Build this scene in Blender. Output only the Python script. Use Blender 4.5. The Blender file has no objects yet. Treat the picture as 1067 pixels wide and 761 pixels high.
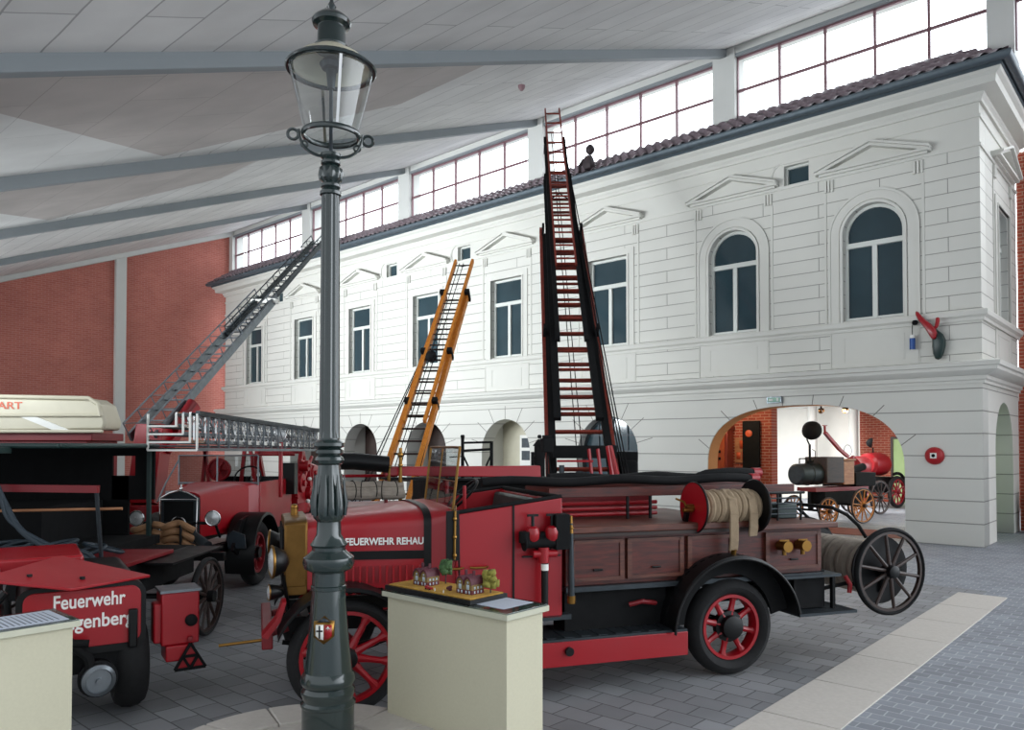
import bpy, bmesh, math, random
from mathutils import Vector, Matrix
random.seed(7)
PI = math.pi
V3 = Vector
COL = bpy.context.scene.collection

# ------------------------------------------------------------------ materials
def lin(h):
    h = h.lstrip('#'); c = [int(h[i:i+2], 16)/255 for i in (0, 2, 4)]
    return tuple(x/12.92 if x <= .04045 else ((x+.055)/1.055)**2.4 for x in c) + (1,)

def newmat(name):
    m = bpy.data.materials.new(name); m.use_nodes = True
    nt = m.node_tree; b = nt.nodes['Principled BSDF']
    return m, nt, b

def pm(name, hexc, rough=.5, metal=0., var=.12, scale=6., bump=0., coat=0., hex2=None, spec=.5):
    """procedural paint / metal / cloth: noise varies colour and roughness"""
    m, nt, b = newmat(name); N = nt.nodes; L = nt.links
    tc = N.new('ShaderNodeTexCoord'); nz = N.new('ShaderNodeTexNoise')
    nz.inputs['Scale'].default_value = scale; nz.inputs['Detail'].default_value = 5
    L.new(tc.outputs['Object'], nz.inputs['Vector'])
    mx = N.new('ShaderNodeMix'); mx.data_type = 'RGBA'
    c = lin(hexc); c2 = lin(hex2) if hex2 else tuple(x*(1-var*2) for x in c[:3])+(1,)
    mx.inputs[6].default_value = c; mx.inputs[7].default_value = c2
    L.new(nz.outputs['Fac'], mx.inputs[0]); L.new(mx.outputs[2], b.inputs['Base Color'])
    mr = N.new('ShaderNodeMapRange'); mr.inputs['To Min'].default_value = max(0.02, rough-.08); mr.inputs['To Max'].default_value = min(1, rough+.08)
    L.new(nz.outputs['Fac'], mr.inputs['Value']); L.new(mr.outputs['Result'], b.inputs['Roughness'])
    b.inputs['Metallic'].default_value = metal; b.inputs['Coat Weight'].default_value = coat
    b.inputs['Specular IOR Level'].default_value = spec
    if bump:
        bp = N.new('ShaderNodeBump'); bp.inputs['Strength'].default_value = bump; bp.inputs['Distance'].default_value = .01
        n2 = N.new('ShaderNodeTexNoise'); n2.inputs['Scale'].default_value = scale*8; L.new(tc.outputs['Object'], n2.inputs['Vector'])
        L.new(n2.outputs['Fac'], bp.inputs['Height']); L.new(bp.outputs['Normal'], b.inputs['Normal'])
    return m

def woodm(name, h1, h2, rough=.45, axis=0, scale=3.):
    m, nt, b = newmat(name); N = nt.nodes; L = nt.links
    tc = N.new('ShaderNodeTexCoord'); mp = N.new('ShaderNodeMapping')
    s = [scale*9]*3; s[axis] = scale; mp.inputs['Scale'].default_value = s
    L.new(tc.outputs['Object'], mp.inputs['Vector'])
    nz = N.new('ShaderNodeTexNoise'); nz.inputs['Scale'].default_value = 1.2; nz.inputs['Detail'].default_value = 8; nz.inputs['Distortion'].default_value = 1.2
    L.new(mp.outputs['Vector'], nz.inputs['Vector'])
    cr = N.new('ShaderNodeValToRGB'); cr.color_ramp.elements[0].color = lin(h1); cr.color_ramp.elements[1].color = lin(h2)
    cr.color_ramp.elements[0].position = .3; cr.color_ramp.elements[1].position = .7
    L.new(nz.outputs['Fac'], cr.inputs['Fac']); L.new(cr.outputs['Color'], b.inputs['Base Color'])
    b.inputs['Roughness'].default_value = rough
    return m

def brickm(name, c1, c2, cm, bw, rh, mortar=.012, rough=.85, bump=.4, rot=0., offset=.5, plane='XZ', squash=1.):
    """brick / cobble / plank pattern in object space (plane XZ, YZ or XY)"""
    m, nt, b = newmat(name); N = nt.nodes; L = nt.links
    tc = N.new('ShaderNodeTexCoord'); sp = N.new('ShaderNodeSeparateXYZ'); cb = N.new('ShaderNodeCombineXYZ')
    L.new(tc.outputs['Object'], sp.inputs[0])
    a, c = {'XZ': ('X', 'Z'), 'YZ': ('Y', 'Z'), 'XY': ('X', 'Y')}[plane]
    L.new(sp.outputs[a], cb.inputs[0]); L.new(sp.outputs[c], cb.inputs[1])
    mp = N.new('ShaderNodeMapping'); mp.inputs['Rotation'].default_value = (0, 0, rot); L.new(cb.outputs[0], mp.inputs['Vector'])
    nzw = N.new('ShaderNodeTexNoise'); nzw.inputs['Scale'].default_value = 2.5; L.new(mp.outputs[0], nzw.inputs['Vector'])
    add = N.new('ShaderNodeMixRGB'); add.blend_type = 'LINEAR_LIGHT'; add.inputs[0].default_value = .012
    L.new(mp.outputs[0], add.inputs[1]); L.new(nzw.outputs['Color'], add.inputs[2])
    bt = N.new('ShaderNodeTexBrick'); bt.inputs['Scale'].default_value = 1
    bt.inputs['Brick Width'].default_value = bw; bt.inputs['Row Height'].default_value = rh
    bt.inputs['Mortar Size'].default_value = mortar; bt.inputs['Mortar Smooth'].default_value = .2; bt.offset = offset
    bt.inputs['Color1'].default_value = lin(c1); bt.inputs['Color2'].default_value = lin(c2); bt.inputs['Mortar'].default_value = lin(cm)
    bt.inputs['Bias'].default_value = 0
    L.new(add.outputs[0], bt.inputs['Vector'])
    nz = N.new('ShaderNodeTexNoise'); nz.inputs['Scale'].default_value = .9; nz.inputs['Detail'].default_value = 6
    L.new(tc.outputs['Object'], nz.inputs['Vector'])
    cr = N.new('ShaderNodeMapRange'); cr.inputs['To Min'].default_value = .72; cr.inputs['To Max'].default_value = 1.15; L.new(nz.outputs['Fac'], cr.inputs['Value'])
    mu = N.new('ShaderNodeMixRGB'); mu.blend_type = 'MULTIPLY'; mu.inputs[0].default_value = 1
    L.new(bt.outputs['Color'], mu.inputs[1]); L.new(cr.outputs[0], mu.inputs[2]); L.new(mu.outputs[0], b.inputs['Base Color'])
    b.inputs['Roughness'].default_value = rough
    bp = N.new('ShaderNodeBump'); bp.inputs['Strength'].default_value = bump; bp.inputs['Distance'].default_value = .008; bp.invert = True
    L.new(bt.outputs['Fac'], bp.inputs['Height']); L.new(bp.outputs['Normal'], b.inputs['Normal'])
    return m

def emitm(name, hexc, s):
    m, nt, b = newmat(name); b.inputs['Emission Color'].default_value = lin(hexc); b.inputs['Emission Strength'].default_value = s
    b.inputs['Base Color'].default_value = lin(hexc); return m

def glassm(name, hexc='#ffffff', fac=.12, rough=.03):
    m, nt, b = newmat(name); N = nt.nodes; L = nt.links; out = N['Material Output']
    tr = N.new('ShaderNodeBsdfTransparent'); tr.inputs[0].default_value = lin(hexc)
    gl = N.new('ShaderNodeBsdfGlossy'); gl.inputs['Roughness'].default_value = rough
    lw = N.new('ShaderNodeLayerWeight'); lw.inputs['Blend'].default_value = .5
    pw = N.new('ShaderNodeMath'); pw.operation = 'POWER'; pw.inputs[1].default_value = 5; L.new(lw.outputs['Facing'], pw.inputs[0])
    ma = N.new('ShaderNodeMath'); ma.operation = 'MULTIPLY_ADD'; ma.inputs[1].default_value = .5; ma.inputs[2].default_value = fac; L.new(pw.outputs[0], ma.inputs[0])
    mx = N.new('ShaderNodeMixShader'); L.new(ma.outputs[0], mx.inputs[0]); L.new(tr.outputs[0], mx.inputs[1]); L.new(gl.outputs[0], mx.inputs[2])
    L.new(mx.outputs[0], out.inputs['Surface']); return m

M = {}
M['red'] = pm('red_paint', '#9a0a19', .36, var=.05, scale=3, coat=.12, bump=.02)
M['dred'] = pm('dark_red_paint', '#7c121b', .42, var=.12, scale=4)
M['black'] = pm('black_paint', '#090a0c', .42, var=.2, scale=5, spec=.3)
M['dblack'] = pm('matt_black', '#0b0c0e', .8, var=.2, scale=8, spec=.25)
M['rubber'] = pm('tyre_rubber', '#101012', .85, var=.2, scale=20, bump=.1)
M['steel'] = pm('worn_steel', '#8d949a', .38, .8, var=.25, scale=9)
M['dsteel'] = pm('dark_steel', '#3f464b', .45, .6, var=.25, scale=9)
M['chrome'] = pm('chrome', '#e8e8e8', .12, 1., var=.05, scale=9)
M['brass'] = pm('brass', '#8a6636', .38, .9, var=.25, scale=12)
M['cyl_brass'] = pm('polished_brass', '#8f6a34', .3, .9, var=.1, scale=12)
M['lampgreen'] = pm('lamp_post_paint', '#22302f', .22, var=.12, scale=6, coat=.6)
M['white'] = pm('white_paint', '#e6e6e0', .5, var=.04, scale=4)
M['lett'] = pm('white_lettering', '#eceae6', .5, var=.02, scale=4)
M['cream'] = pm('cream_paint', '#c9c3ad', .5, var=.08, scale=5)
M['pedestal'] = pm('pedestal_paint', '#c4bfa7', .8, var=.05, scale=60, bump=.25)
M['pedtop'] = pm('pedestal_top_paint', '#bbbaa6', .5, var=.04, scale=30)
M['paper'] = pm('printed_paper', '#b9c0cc', .6, var=.12, scale=90)
M['hose'] = pm('canvas_hose', '#a48f74', .9, var=.2, scale=18, bump=.5, hex2='#7b6a55')
M['ghose'] = pm('grey_canvas_hose', '#9b9184', .9, var=.25, scale=14, bump=.5, hex2='#6f675e')
M['bhose'] = pm('brown_leather_hose', '#a87f58', .6, var=.2, scale=10, bump=.3, hex2='#6f4c33')
M['blhose'] = pm('blue_grey_hose', '#25333d', .6, var=.2, scale=10)
M['wood'] = woodm('mahogany', '#33100a', '#5e2015', .42)
M['woodt'] = woodm('bench_wood', '#3f1f17', '#69392a', .45)
M['owood'] = woodm('orange_ladder_wood', '#a85f1c', '#c9822f', .45, axis=2)
M['rwood'] = woodm('red_brown_ladder_wood', '#5a1d14', '#8a3424', .45, axis=2)
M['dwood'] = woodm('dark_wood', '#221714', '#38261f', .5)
M['pale'] = woodm('pale_pole', '#8d5a3b', '#b07c55', .5)
M['green'] = pm('dark_green_paint', '#15302e', .4, var=.15, scale=4)
M['wall'] = pm('white_plaster', '#d9d8d1', .85, var=.03, scale=1.5)
M['mould'] = pm('white_moulding_plaster', '#d6d5ce', .8, var=.03, scale=2)
M['joint'] = pm('plaster_joint', '#77756e', .9, var=.05)
M['frame'] = pm('window_frame_paint', '#d5d8d2', .5, var=.03)
M['pane'] = pm('dark_window_pane', '#3c5058', .06, var=.3, scale=.8, spec=.6)
M['ceil'] = brickm('ceiling_boards', '#dbdad8', '#d2d1cf', '#a3a2a1', 3.1, .62, .012, .9, .2, plane='XY', rot=.0)
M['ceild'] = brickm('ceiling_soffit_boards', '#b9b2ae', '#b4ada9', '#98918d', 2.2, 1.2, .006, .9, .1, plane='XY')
M['beam'] = pm('ceiling_beam_paint', '#868c8f', .7, var=.06, scale=1)
M['pillar'] = pm('pillar_paint', '#cfd0cc', .8, var=.04, scale=2)
M['mull'] = pm('clerestory_frame', '#7d5a60', .5, var=.1, scale=2)
M['brick'] = brickm('red_brick', '#b3665a', '#bd7264', '#c38a7e', .25, .083, .009, .9, .5, plane='YZ')
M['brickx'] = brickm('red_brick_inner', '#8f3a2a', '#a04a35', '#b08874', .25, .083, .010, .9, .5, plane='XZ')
M['bin'] = pm('dark_bin', '#232a2c', .5)
M['gutter'] = pm('lead_gutter', '#5a666e', .5, .3, var=.15)
M['tile'] = pm('clay_roof_tile', '#8a7a80', .5, var=.3, scale=7, bump=.3, hex2='#5a4e55')
M['greenwall'] = pm('pale_green_plaster', '#a7c48c', .85, var=.04)
M['orangeglow'] = pm('orange_glow_plaster', '#c08a58', .85, var=.05)  # orange of lamplight put into the plaster colour
M['redfloor'] = pm('red_brown_floor', '#7a3a28', .7, var=.1, scale=4)
M['stone'] = pm('pale_granite', '#c6c0b8', .8, var=.1, scale=30, bump=.2)
M['bell'] = pm('alarm_red', '#b01822', .35)
M['blue'] = pm('blue_enamel', '#1c4f9a', .3)
M['lens'] = glassm('lantern_glass', '#f4f8f8', .10)
M['wglass'] = glassm('windscreen_glass', '#c9cfd0', .22)
M['cglass'] = glassm('clerestory_glass', '#ffffff', .0)
M['tglass'] = glassm('table_glass', '#d5e2e0', .25)
M['lensf'] = pm('lamp_lens', '#d9dcdc', .25, .4, var=.15, scale=30)
M['leaf'] = pm('model_foliage', '#4c6b3a', .9, var=.4, scale=80, hex2='#27422b')
M['leafy'] = pm('model_foliage_yellow', '#9a8f3a', .9, var=.4, scale=80, hex2='#5b5f2c')
M['modelroof'] = pm('model_roof', '#5b1c2c', .6, var=.3, scale=90)
M['modelwall'] = pm('model_ochre_wall', '#8d7440', .7, var=.3, scale=90)
M['modelred'] = pm('model_red_wall', '#6a1a22', .7, var=.3, scale=90)
M['grass'] = pm('model_ground', '#c09a2e', .9, var=.4, scale=30, hex2='#9a6a3a')
M['model_glass'] = pm('model_window', '#b9cbd8', .3)
M['skin_dark'] = pm('dark_figure_paint', '#33282c', .7, var=.2)

# ------------------------------------------------------------------ mesh builder
class MB:
    def __init__(s): s.bm = bmesh.new()
    def quad(s, *ps):
        vs = [s.bm.verts.new(p) for p in ps]
        try: return s.bm.faces.new(vs)
        except ValueError: return None
    def hexa(s, p):      # 8 points: bottom 4 (ccw), top 4
        v = [s.bm.verts.new(q) for q in p]
        for f in ((3, 2, 1, 0), (4, 5, 6, 7), (0, 1, 5, 4), (1, 2, 6, 5), (2, 3, 7, 6), (3, 0, 4, 7)): s.bm.faces.new([v[i] for i in f])
        return s
    def box(s, x0, x1, y0, y1, z0, z1):
        x0, x1 = sorted((x0, x1)); y0, y1 = sorted((y0, y1)); z0, z1 = sorted((z0, z1))
        return s.hexa([(x0, y0, z0), (x1, y0, z0), (x1, y1, z0), (x0, y1, z0), (x0, y0, z1), (x1, y0, z1), (x1, y1, z1), (x0, y1, z1)])
    def bar(s, p, q, w, h, up=(0, 0, 1)):
        p, q = V3(p), V3(q); d = (q-p).normalized(); u = V3(up)
        if abs(d.dot(u)) > .98: u = V3((0, 1, 0))
        a = d.cross(u).normalized(); b = a.cross(d).normalized(); a *= w/2; b *= h/2
        return s.hexa([p-a-b, p+a-b, q+a-b, q-a-b, p-a+b, p+a+b, q+a+b, q-a+b])
    def ring(s, c, a, b, n, r, r2=None):
        r2 = r if r2 is None else r2
        return [s.bm.verts.new(V3(c)+a*(math.cos(2*PI*i/n)*r)+b*(math.sin(2*PI*i/n)*r2)) for i in range(n)]
    def bridge(s, A, B):
        n = len(A)
        for i in range(n): s.bm.faces.new([A[i], A[(i+1) % n], B[(i+1) % n], B[i]])
    def frame(s, d):
        d = V3(d).normalized(); u = V3((0, 0, 1)) if abs(d.z) < .9 else V3((1, 0, 0))
        a = u.cross(d).normalized(); return a, d.cross(a).normalized()
    def cyl(s, p, q, r, r2=None, n=16, cap=True):
        p, q = V3(p), V3(q); a, b = s.frame(q-p); r2 = r if r2 is None else r2
        A = s.ring(p, a, b, n, r); B = s.ring(q, a, b, n, r2); s.bridge(A, B)
        if cap: s.bm.faces.new(A[::-1]); s.bm.faces.new(B)
        return s
    def tube(s, pts, r, n=8, closed=False):
        pts = [V3(p) for p in pts]; N = len(pts); rings = []; a = None
        for i, p in enumerate(pts):
            if closed: d = pts[(i+1) % N]-pts[i-1]
            else: d = pts[min(i+1, N-1)]-pts[max(i-1, 0)]
            d.normalize()
            if a is None: a, b = s.frame(d)
            else:
                a = (a-d*a.dot(d)).normalized(); b = d.cross(a)
            rr = r[i] if isinstance(r, (list, tuple)) else r
            rings.append(s.ring(p, a, b, n, rr))
        for i in range(N-1): s.bridge(rings[i], rings[i+1])
        if closed:
            # align the seam
            A, B = rings[-1], rings[0]
            k = min(range(n), key=lambda k: sum((A[j].co-B[(j+k) % n].co).length for j in range(0, n, 2)))
            B = B[k:]+B[:k]; s.bridge(A, B)
        else: s.bm.faces.new(rings[0][::-1]); s.bm.faces.new(rings[-1])
        return s
    def lathe(s, prof, o=(0, 0, 0), d=(0, 0, 1), n=24, cap=True, flute=None):
        """prof: list of (radius, height along d)"""
        o = V3(o); d = V3(d).normalized(); a, b = s.frame(d); rings = []
        for r, h in prof:
            rr = max(r, 1e-4)
            if flute:
                cnt, dep, h0, h1 = flute
                if h0 <= h <= h1:
                    rings.append([s.bm.verts.new(o+d*h+(a*math.cos(2*PI*i/n)+b*math.sin(2*PI*i/n))*(rr*(1-dep*(.5+.5*math.cos(cnt*2*PI*i/n))))) for i in range(n)]); continue
            rings.append(s.ring(o+d*h, a, b, n, rr))
        for i in range(len(rings)-1): s.bridge(rings[i], rings[i+1])
        if cap: s.bm.faces.new(rings[0][::-1]); s.bm.faces.new(rings[-1])
        return s
    def torus(s, c, axis, R, r, n=32, m=8, rz=None):
        c = V3(c); ax = V3(axis).normalized(); a, b = s.frame(ax); rz = rz or r; rings = []
        for i in range(n):
            t = 2*PI*i/n; e = a*math.cos(t)+b*math.sin(t)
            rings.append([s.bm.verts.new(c+e*(R+r*math.cos(2*PI*j/m))+ax*(rz*math.sin(2*PI*j/m))) for j in range(m)])
        for i in range(n): s.bridge(rings[i], rings[(i+1) % n])
        return s
    def ball(s, c, r, sc=(1, 1, 1), n=12, rough=0):
        c = V3(c); rings = []
        for i in range(1, n//2+1):
            t = PI*i/(n//2+1); 
            rings.append([s.bm.verts.new(c+V3((sc[0]*r*math.sin(t)*math.cos(2*PI*j/n), sc[1]*r*math.sin(t)*math.sin(2*PI*j/n), sc[2]*r*math.cos(t)))*(1+random.uniform(-rough, rough))) for j in range(n)])
        for i in range(len(rings)-1): s.bridge(rings[i+1], rings[i])
        s.bm.faces.new(rings[0]); s.bm.faces.new(rings[-1][::-1]); return s
    def prism(s, poly, f):
        """poly: 2D points, f(p, k) -> 3D with k 0/1 for the two faces"""
        A = [s.bm.verts.new(f(p, 0)) for p in poly]; B = [s.bm.verts.new(f(p, 1)) for p in poly]
        n = len(poly); s.bm.faces.new(A[::-1]); s.bm.faces.new(B)
        for i in range(n): s.bm.faces.new([A[i], A[(i+1) % n], B[(i+1) % n], B[i]])
        return s
    def loft(s, secs, cap=True):
        R = [[s.bm.verts.new(p) for p in sec] for sec in secs]
        for i in range(len(R)-1): s.bridge(R[i], R[i+1])
        if cap: s.bm.faces.new(R[0][::-1]); s.bm.faces.new(R[-1])
        return s
    def sweep(s, prof, path, closed_prof=True):
        """prof (offset, z) swept along plan path of functions off->(x,y)"""
        R = [[s.bm.verts.new((*g(o), z)) for o, z in prof] for g in path]
        for i in range(len(R)-1): s.bridge(R[i], R[i+1])
        s.bm.faces.new(R[0][::-1]); s.bm.faces.new(R[-1]); return s
    def build(s, name, mat, parent=None, bevel=0, smooth=35, mw=None, label=None, kind=None, sub=0):
        bmesh.ops.recalc_face_normals(s.bm, faces=s.bm.faces)
        me = bpy.data.meshes.new(name)
        for f in s.bm.faces: f.smooth = True
        s.bm.to_mesh(me); s.bm.free(); me.materials.append(M[mat] if isinstance(mat, str) else mat)
        o = bpy.data.objects.new(name, me); COL.objects.link(o)
        if smooth is not None: me.set_sharp_from_angle(angle=math.radians(smooth))
        if parent: o.parent = parent
        if mw: o.matrix_world = mw
        if bevel:
            b = o.modifiers.new('b', 'BEVEL'); b.width = bevel; b.segments = 2; b.limit_method = 'ANGLE'; b.angle_limit = math.radians(40)
        if sub:
            b = o.modifiers.new('s', 'SUBSURF'); b.levels = b.render_levels = sub
        if label: o['label'] = label
        if kind: o['kind'] = kind
        return o

def thing(name, label, cat, loc=(0, 0, 0), rz=0., group=None, mw=None):
    o = bpy.data.objects.new(name, None); COL.objects.link(o); o.empty_display_size = .2
    if mw: o.matrix_world = mw
    else: o.location = loc; o.rotation_euler = (0, 0, rz)
    o['label'] = label; o['category'] = cat
    if group: o['group'] = group
    return o

def tag(o, label, cat, group=None):
    o['label'] = label; o['category'] = cat
    if group: o['group'] = group
    return o

def curve_mesh(name, splines, mat, extrude=0., mw=None, parent=None, kind=None):
    """flat filled shape with holes, extruded; splines in local XY"""
    cu = bpy.data.curves.new(name, 'CURVE'); cu.dimensions = '2D'; cu.fill_mode = 'BOTH'; cu.extrude = extrude
    for sp in splines:
        s = cu.splines.new('POLY'); s.points.add(len(sp)-1); s.use_cyclic_u = True
        for i, p in enumerate(sp): s.points[i].co = (p[0], p[1], 0, 1)
    return conv(cu, name, mat, mw, parent, kind)

def conv(cu, name, mat, mw, parent, kind=None):
    t = bpy.data.objects.new('tmp', cu); COL.objects.link(t)
    dg = bpy.context.evaluated_depsgraph_get()
    me = bpy.data.meshes.new_from_object(t.evaluated_get(dg)); bpy.data.objects.remove(t); bpy.data.curves.remove(cu)
    me.name = name; me.materials.clear(); me.materials.append(M[mat] if isinstance(mat, str) else mat)
    o = bpy.data.objects.new(name, me); COL.objects.link(o)
    if parent: o.parent = parent
    if mw: 
        if parent: o.matrix_local = mw
        else: o.matrix_world = mw
    if kind: o['kind'] = kind
    return o

def text(name, s, size, mat, mw, parent=None, width=None, bold=0., ext=.001, spacing=1.):
    cu = bpy.data.curves.new(name, 'FONT'); cu.body = s; cu.size = size; cu.extrude = ext; cu.offset = bold; cu.space_character = spacing
    o = conv(cu, name, mat, None, parent)
    if width:
        xs = [v.co.x for v in o.data.vertices]; w = max(xs)-min(xs); k = width/w
        for v in o.data.vertices: v.co.x = (v.co.x-min(xs))*k
    if parent: o.matrix_local = mw
    else: o.matrix_world = mw
    return o

def basis(o, x, y, z=None):
    x = V3(x).normalized(); y = V3(y).normalized(); z = V3(z).normalized() if z else x.cross(y).normalized()
    m = Matrix.Identity(4)
    for i in range(3): m[i][0] = x[i]; m[i][1] = y[i]; m[i][2] = z[i]; m[i][3] = o[i]
    return m

# ------------------------------------------------------------------ camera
F_PX, TILT, CAMH = 800., math.radians(1.2), 2.0
cam = bpy.data.cameras.new('camera'); camo = bpy.data.objects.new('camera', cam); COL.objects.link(camo)
cam.sensor_width = 36; cam.sensor_fit = 'HORIZONTAL'; cam.lens = F_PX/1067*36
cam.shift_y = (465-F_PX*math.tan(TILT)-380.5)/1067; cam.clip_end = 300; cam.clip_start = .05
camo.location = (0, 0, CAMH); camo.rotation_euler = (PI/2+TILT, 0, 0)
sc = bpy.context.scene; sc.camera = camo
sc.view_settings.view_transform = 'Standard'; sc.view_settings.look = 'None'; sc.view_settings.gamma = 1
sc.view_settings.use_curve_mapping = False

# hall frame: X = u along the facade (from the near corner to the far end), Y = v out of the facade, Z up
P0 = V3((9.2945, 15.1429, 0)); DU = V3((-.745012, .667051, 0)); DV = V3((-.667051, -.745012, 0))
HF = basis(P0, DU, DV)
def hall(u, v, z=0.): return P0+DU*u+DV*v+V3((0, 0, z))

def split_loose(names):
    """one object per separate piece, for the countable parts listed"""
    for o in list(bpy.data.objects):
        if o.type != 'MESH' or o.name.split('.')[0] not in names: continue
        bm = bmesh.new(); bm.from_mesh(o.data); seen = set(); isl = []
        for v in bm.verts:
            if v.index in seen: continue
            st = [v]; seen.add(v.index); comp = []
            while st:
                x = st.pop(); comp.append(x.index)
                for e in x.link_edges:
                    y = e.other_vert(x)
                    if y.index not in seen: seen.add(y.index); st.append(y)
            isl.append(set(comp))
        if len(isl) > 1:
            for k, comp in enumerate(isl):
                b2 = bm.copy(); b2.verts.ensure_lookup_table()
                bmesh.ops.delete(b2, geom=[v for v in b2.verts if v.index not in comp], context='VERTS')
                if k == 0: me0 = b2
                else:
                    me = bpy.data.meshes.new(o.data.name); b2.to_mesh(me); b2.free(); me.materials.append(o.data.materials[0])
                    n = o.copy(); n.data = me; COL.objects.link(n)
            me0.to_mesh(o.data); me0.free()
        bm.free()
# ================================================================== the setting
# floor
def floor_mat():
    m, nt, b = newmat('cobbles'); N = nt.nodes; L = nt.links
    tc = N.new('ShaderNodeTexCoord')
    def br(bw, rh, mo, c1, c2, cm, off, rot=0.):
        mp = N.new('ShaderNodeMapping'); mp.inputs['Rotation'].default_value = (0, 0, rot); L.new(tc.outputs['Object'], mp.inputs['Vector'])
        nz = N.new('ShaderNodeTexNoise'); nz.inputs['Scale'].default_value = 3; L.new(mp.outputs[0], nz.inputs['Vector'])
        ad = N.new('ShaderNodeMixRGB'); ad.blend_type = 'LINEAR_LIGHT'; ad.inputs[0].default_value = .014
        L.new(mp.outputs[0], ad.inputs[1]); L.new(nz.outputs['Color'], ad.inputs[2])
        t = N.new('ShaderNodeTexBrick'); t.inputs['Scale'].default_value = 1; t.inputs['Brick Width'].default_value = bw; t.inputs['Row Height'].default_value = rh
        t.inputs['Mortar Size'].default_value = mo; t.inputs['Mortar Smooth'].default_value = .3; t.offset = off
        t.inputs['Color1'].default_value = lin(c1); t.inputs['Color2'].default_value = lin(c2); t.inputs['Mortar'].default_value = lin(cm)
        L.new(ad.outputs[0], t.inputs['Vector']); return t
    A = br(.165, .125, .006, '#787d85', '#8d929a', '#a9adb2', .5, 0)
    B = br(.30, .22, .006, '#77797c', '#8f9194', '#4a4b4d', .5, 0)
    sp = N.new('ShaderNodeSeparateXYZ'); L.new(tc.outputs['Object'], sp.inputs[0])
    lt = N.new('ShaderNodeMath'); lt.operation = 'LESS_THAN'; lt.inputs[1].default_value = -.97; L.new(sp.outputs['X'], lt.inputs[0])
    lv = N.new('ShaderNodeMath'); lv.operation = 'LESS_THAN'; lv.inputs[1].default_value = 5.2; L.new(sp.outputs['Y'], lv.inputs[0])
    mxx = N.new('ShaderNodeMath'); mxx.operation = 'MAXIMUM'; L.new(lt.outputs[0], mxx.inputs[0]); L.new(lv.outputs[0], mxx.inputs[1])
    mx = N.new('ShaderNodeMix'); mx.data_type = 'RGBA'; L.new(mxx.outputs[0], mx.inputs[0]); L.new(B.outputs['Color'], mx.inputs[6]); L.new(A.outputs['Color'], mx.inputs[7])
    nz = N.new('ShaderNodeTexNoise'); nz.inputs['Scale'].default_value = 1.1; nz.inputs['Detail'].default_value = 8; L.new(tc.outputs['Object'], nz.inputs['Vector'])
    cr = N.new('ShaderNodeMapRange'); cr.inputs['To Min'].default_value = .6; cr.inputs['To Max'].default_value = 1.25; L.new(nz.outputs['Fac'], cr.inputs['Value'])
    mu = N.new('ShaderNodeMixRGB'); mu.blend_type = 'MULTIPLY'; mu.inputs[0].default_value = 1
    L.new(mx.outputs[2], mu.inputs[1]); L.new(cr.outputs[0], mu.inputs[2]); L.new(mu.outputs[0], b.inputs['Base Color'])
    b.inputs['Roughness'].default_value = .6
    mf = N.new('ShaderNodeMix'); L.new(mxx.outputs[0], mf.inputs[0]); L.new(B.outputs['Fac'], mf.inputs[2]); L.new(A.outputs['Fac'], mf.inputs[3])
    bp = N.new('ShaderNodeBump'); bp.invert = True; bp.inputs['Strength'].default_value = .5; bp.inputs['Distance'].default_value = .008
    L.new(mf.outputs[0], bp.inputs['Height']); L.new(bp.outputs['Normal'], b.inputs['Normal'])
    return m
m = MB(); m.box(-14, 34, -21, 24, -.12, 0); m.build('floor', floor_mat(), mw=HF, kind='structure')
# pale stone strip across the cobbles, slab by slab
m = MB(); v = 5.6
while v < 21:
    m.box(-1.27, -.7, v+.006, min(v+1.05, 22)-.006, 0, .012); v += 1.05
m.build('trim_1', 'stone', mw=HF, kind='structure', bevel=.004)
m = MB(); m.box(.9, 9, -1.9, -.5, 0, .01); m.build('trim_2', 'redfloor', mw=HF, kind='structure')
# raised round kerb under the street lamp
PLC = (-1.3, 4.72)
m = MB()
m.lathe([(.5, 0), (.5, .13), (.01, .13)], (*PLC, 0), n=40, cap=False)
pl = m.build('trim_3', 'stone', kind='structure')
m = MB()
for k in range(12):
    a0 = 2*PI*k/12+.008; a1 = 2*PI*(k+1)/12-.008; poly = []
    for i in range(7): t = a0+(a1-a0)*i/6; poly.append((.86*math.cos(t), .86*math.sin(t)))
    for i in range(7): t = a1+(a0-a1)*i/6; poly.append((.5*math.cos(t), .5*math.sin(t)))
    m.prism(poly, lambda p, k2: (PLC[0]+p[0], PLC[1]+p[1], .0 if k2 == 0 else .15))
m.build('trim_4', 'stone', kind='structure', bevel=.008)

# ------------------------------------------------------------------ facade wall with its openings
UL = 30.2; WT = .5; ZT = 9.25
RW = [8.93, 12.7, 16.4, 20.07, 23.77, 27.6]; AW = [2.02, 5.25]
SMW = [3.67, 14.57, 18.25, 25.65]
GA = [8.97, 12.76, 16.40, 20.05, 23.75]
def arch_poly(c, hw, z0, zs, n=16):     # straight sides and a round head
    return [(c-hw, z0), (c+hw, z0)]+[(c+hw*math.cos(PI*i/n), zs+hw*math.sin(PI*i/n)) for i in range(n+1)]
def basket(c, hw, z0, zs, zc, n=32, e=2.6):
    pts = [(c-hw, z0), (c+hw, z0)]
    for i in range(n+1):
        t = PI*i/n; cs = math.cos(t); sn = math.sin(t)
        pts.append((c+hw*math.copysign(abs(cs)**(2/e), cs), zs+(zc-zs)*abs(sn)**(2/e)))
    return pts
def rect(c, hw, z0, z1): return [(c-hw, z0), (c+hw, z0), (c+hw, z1), (c-hw, z1)]
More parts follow.
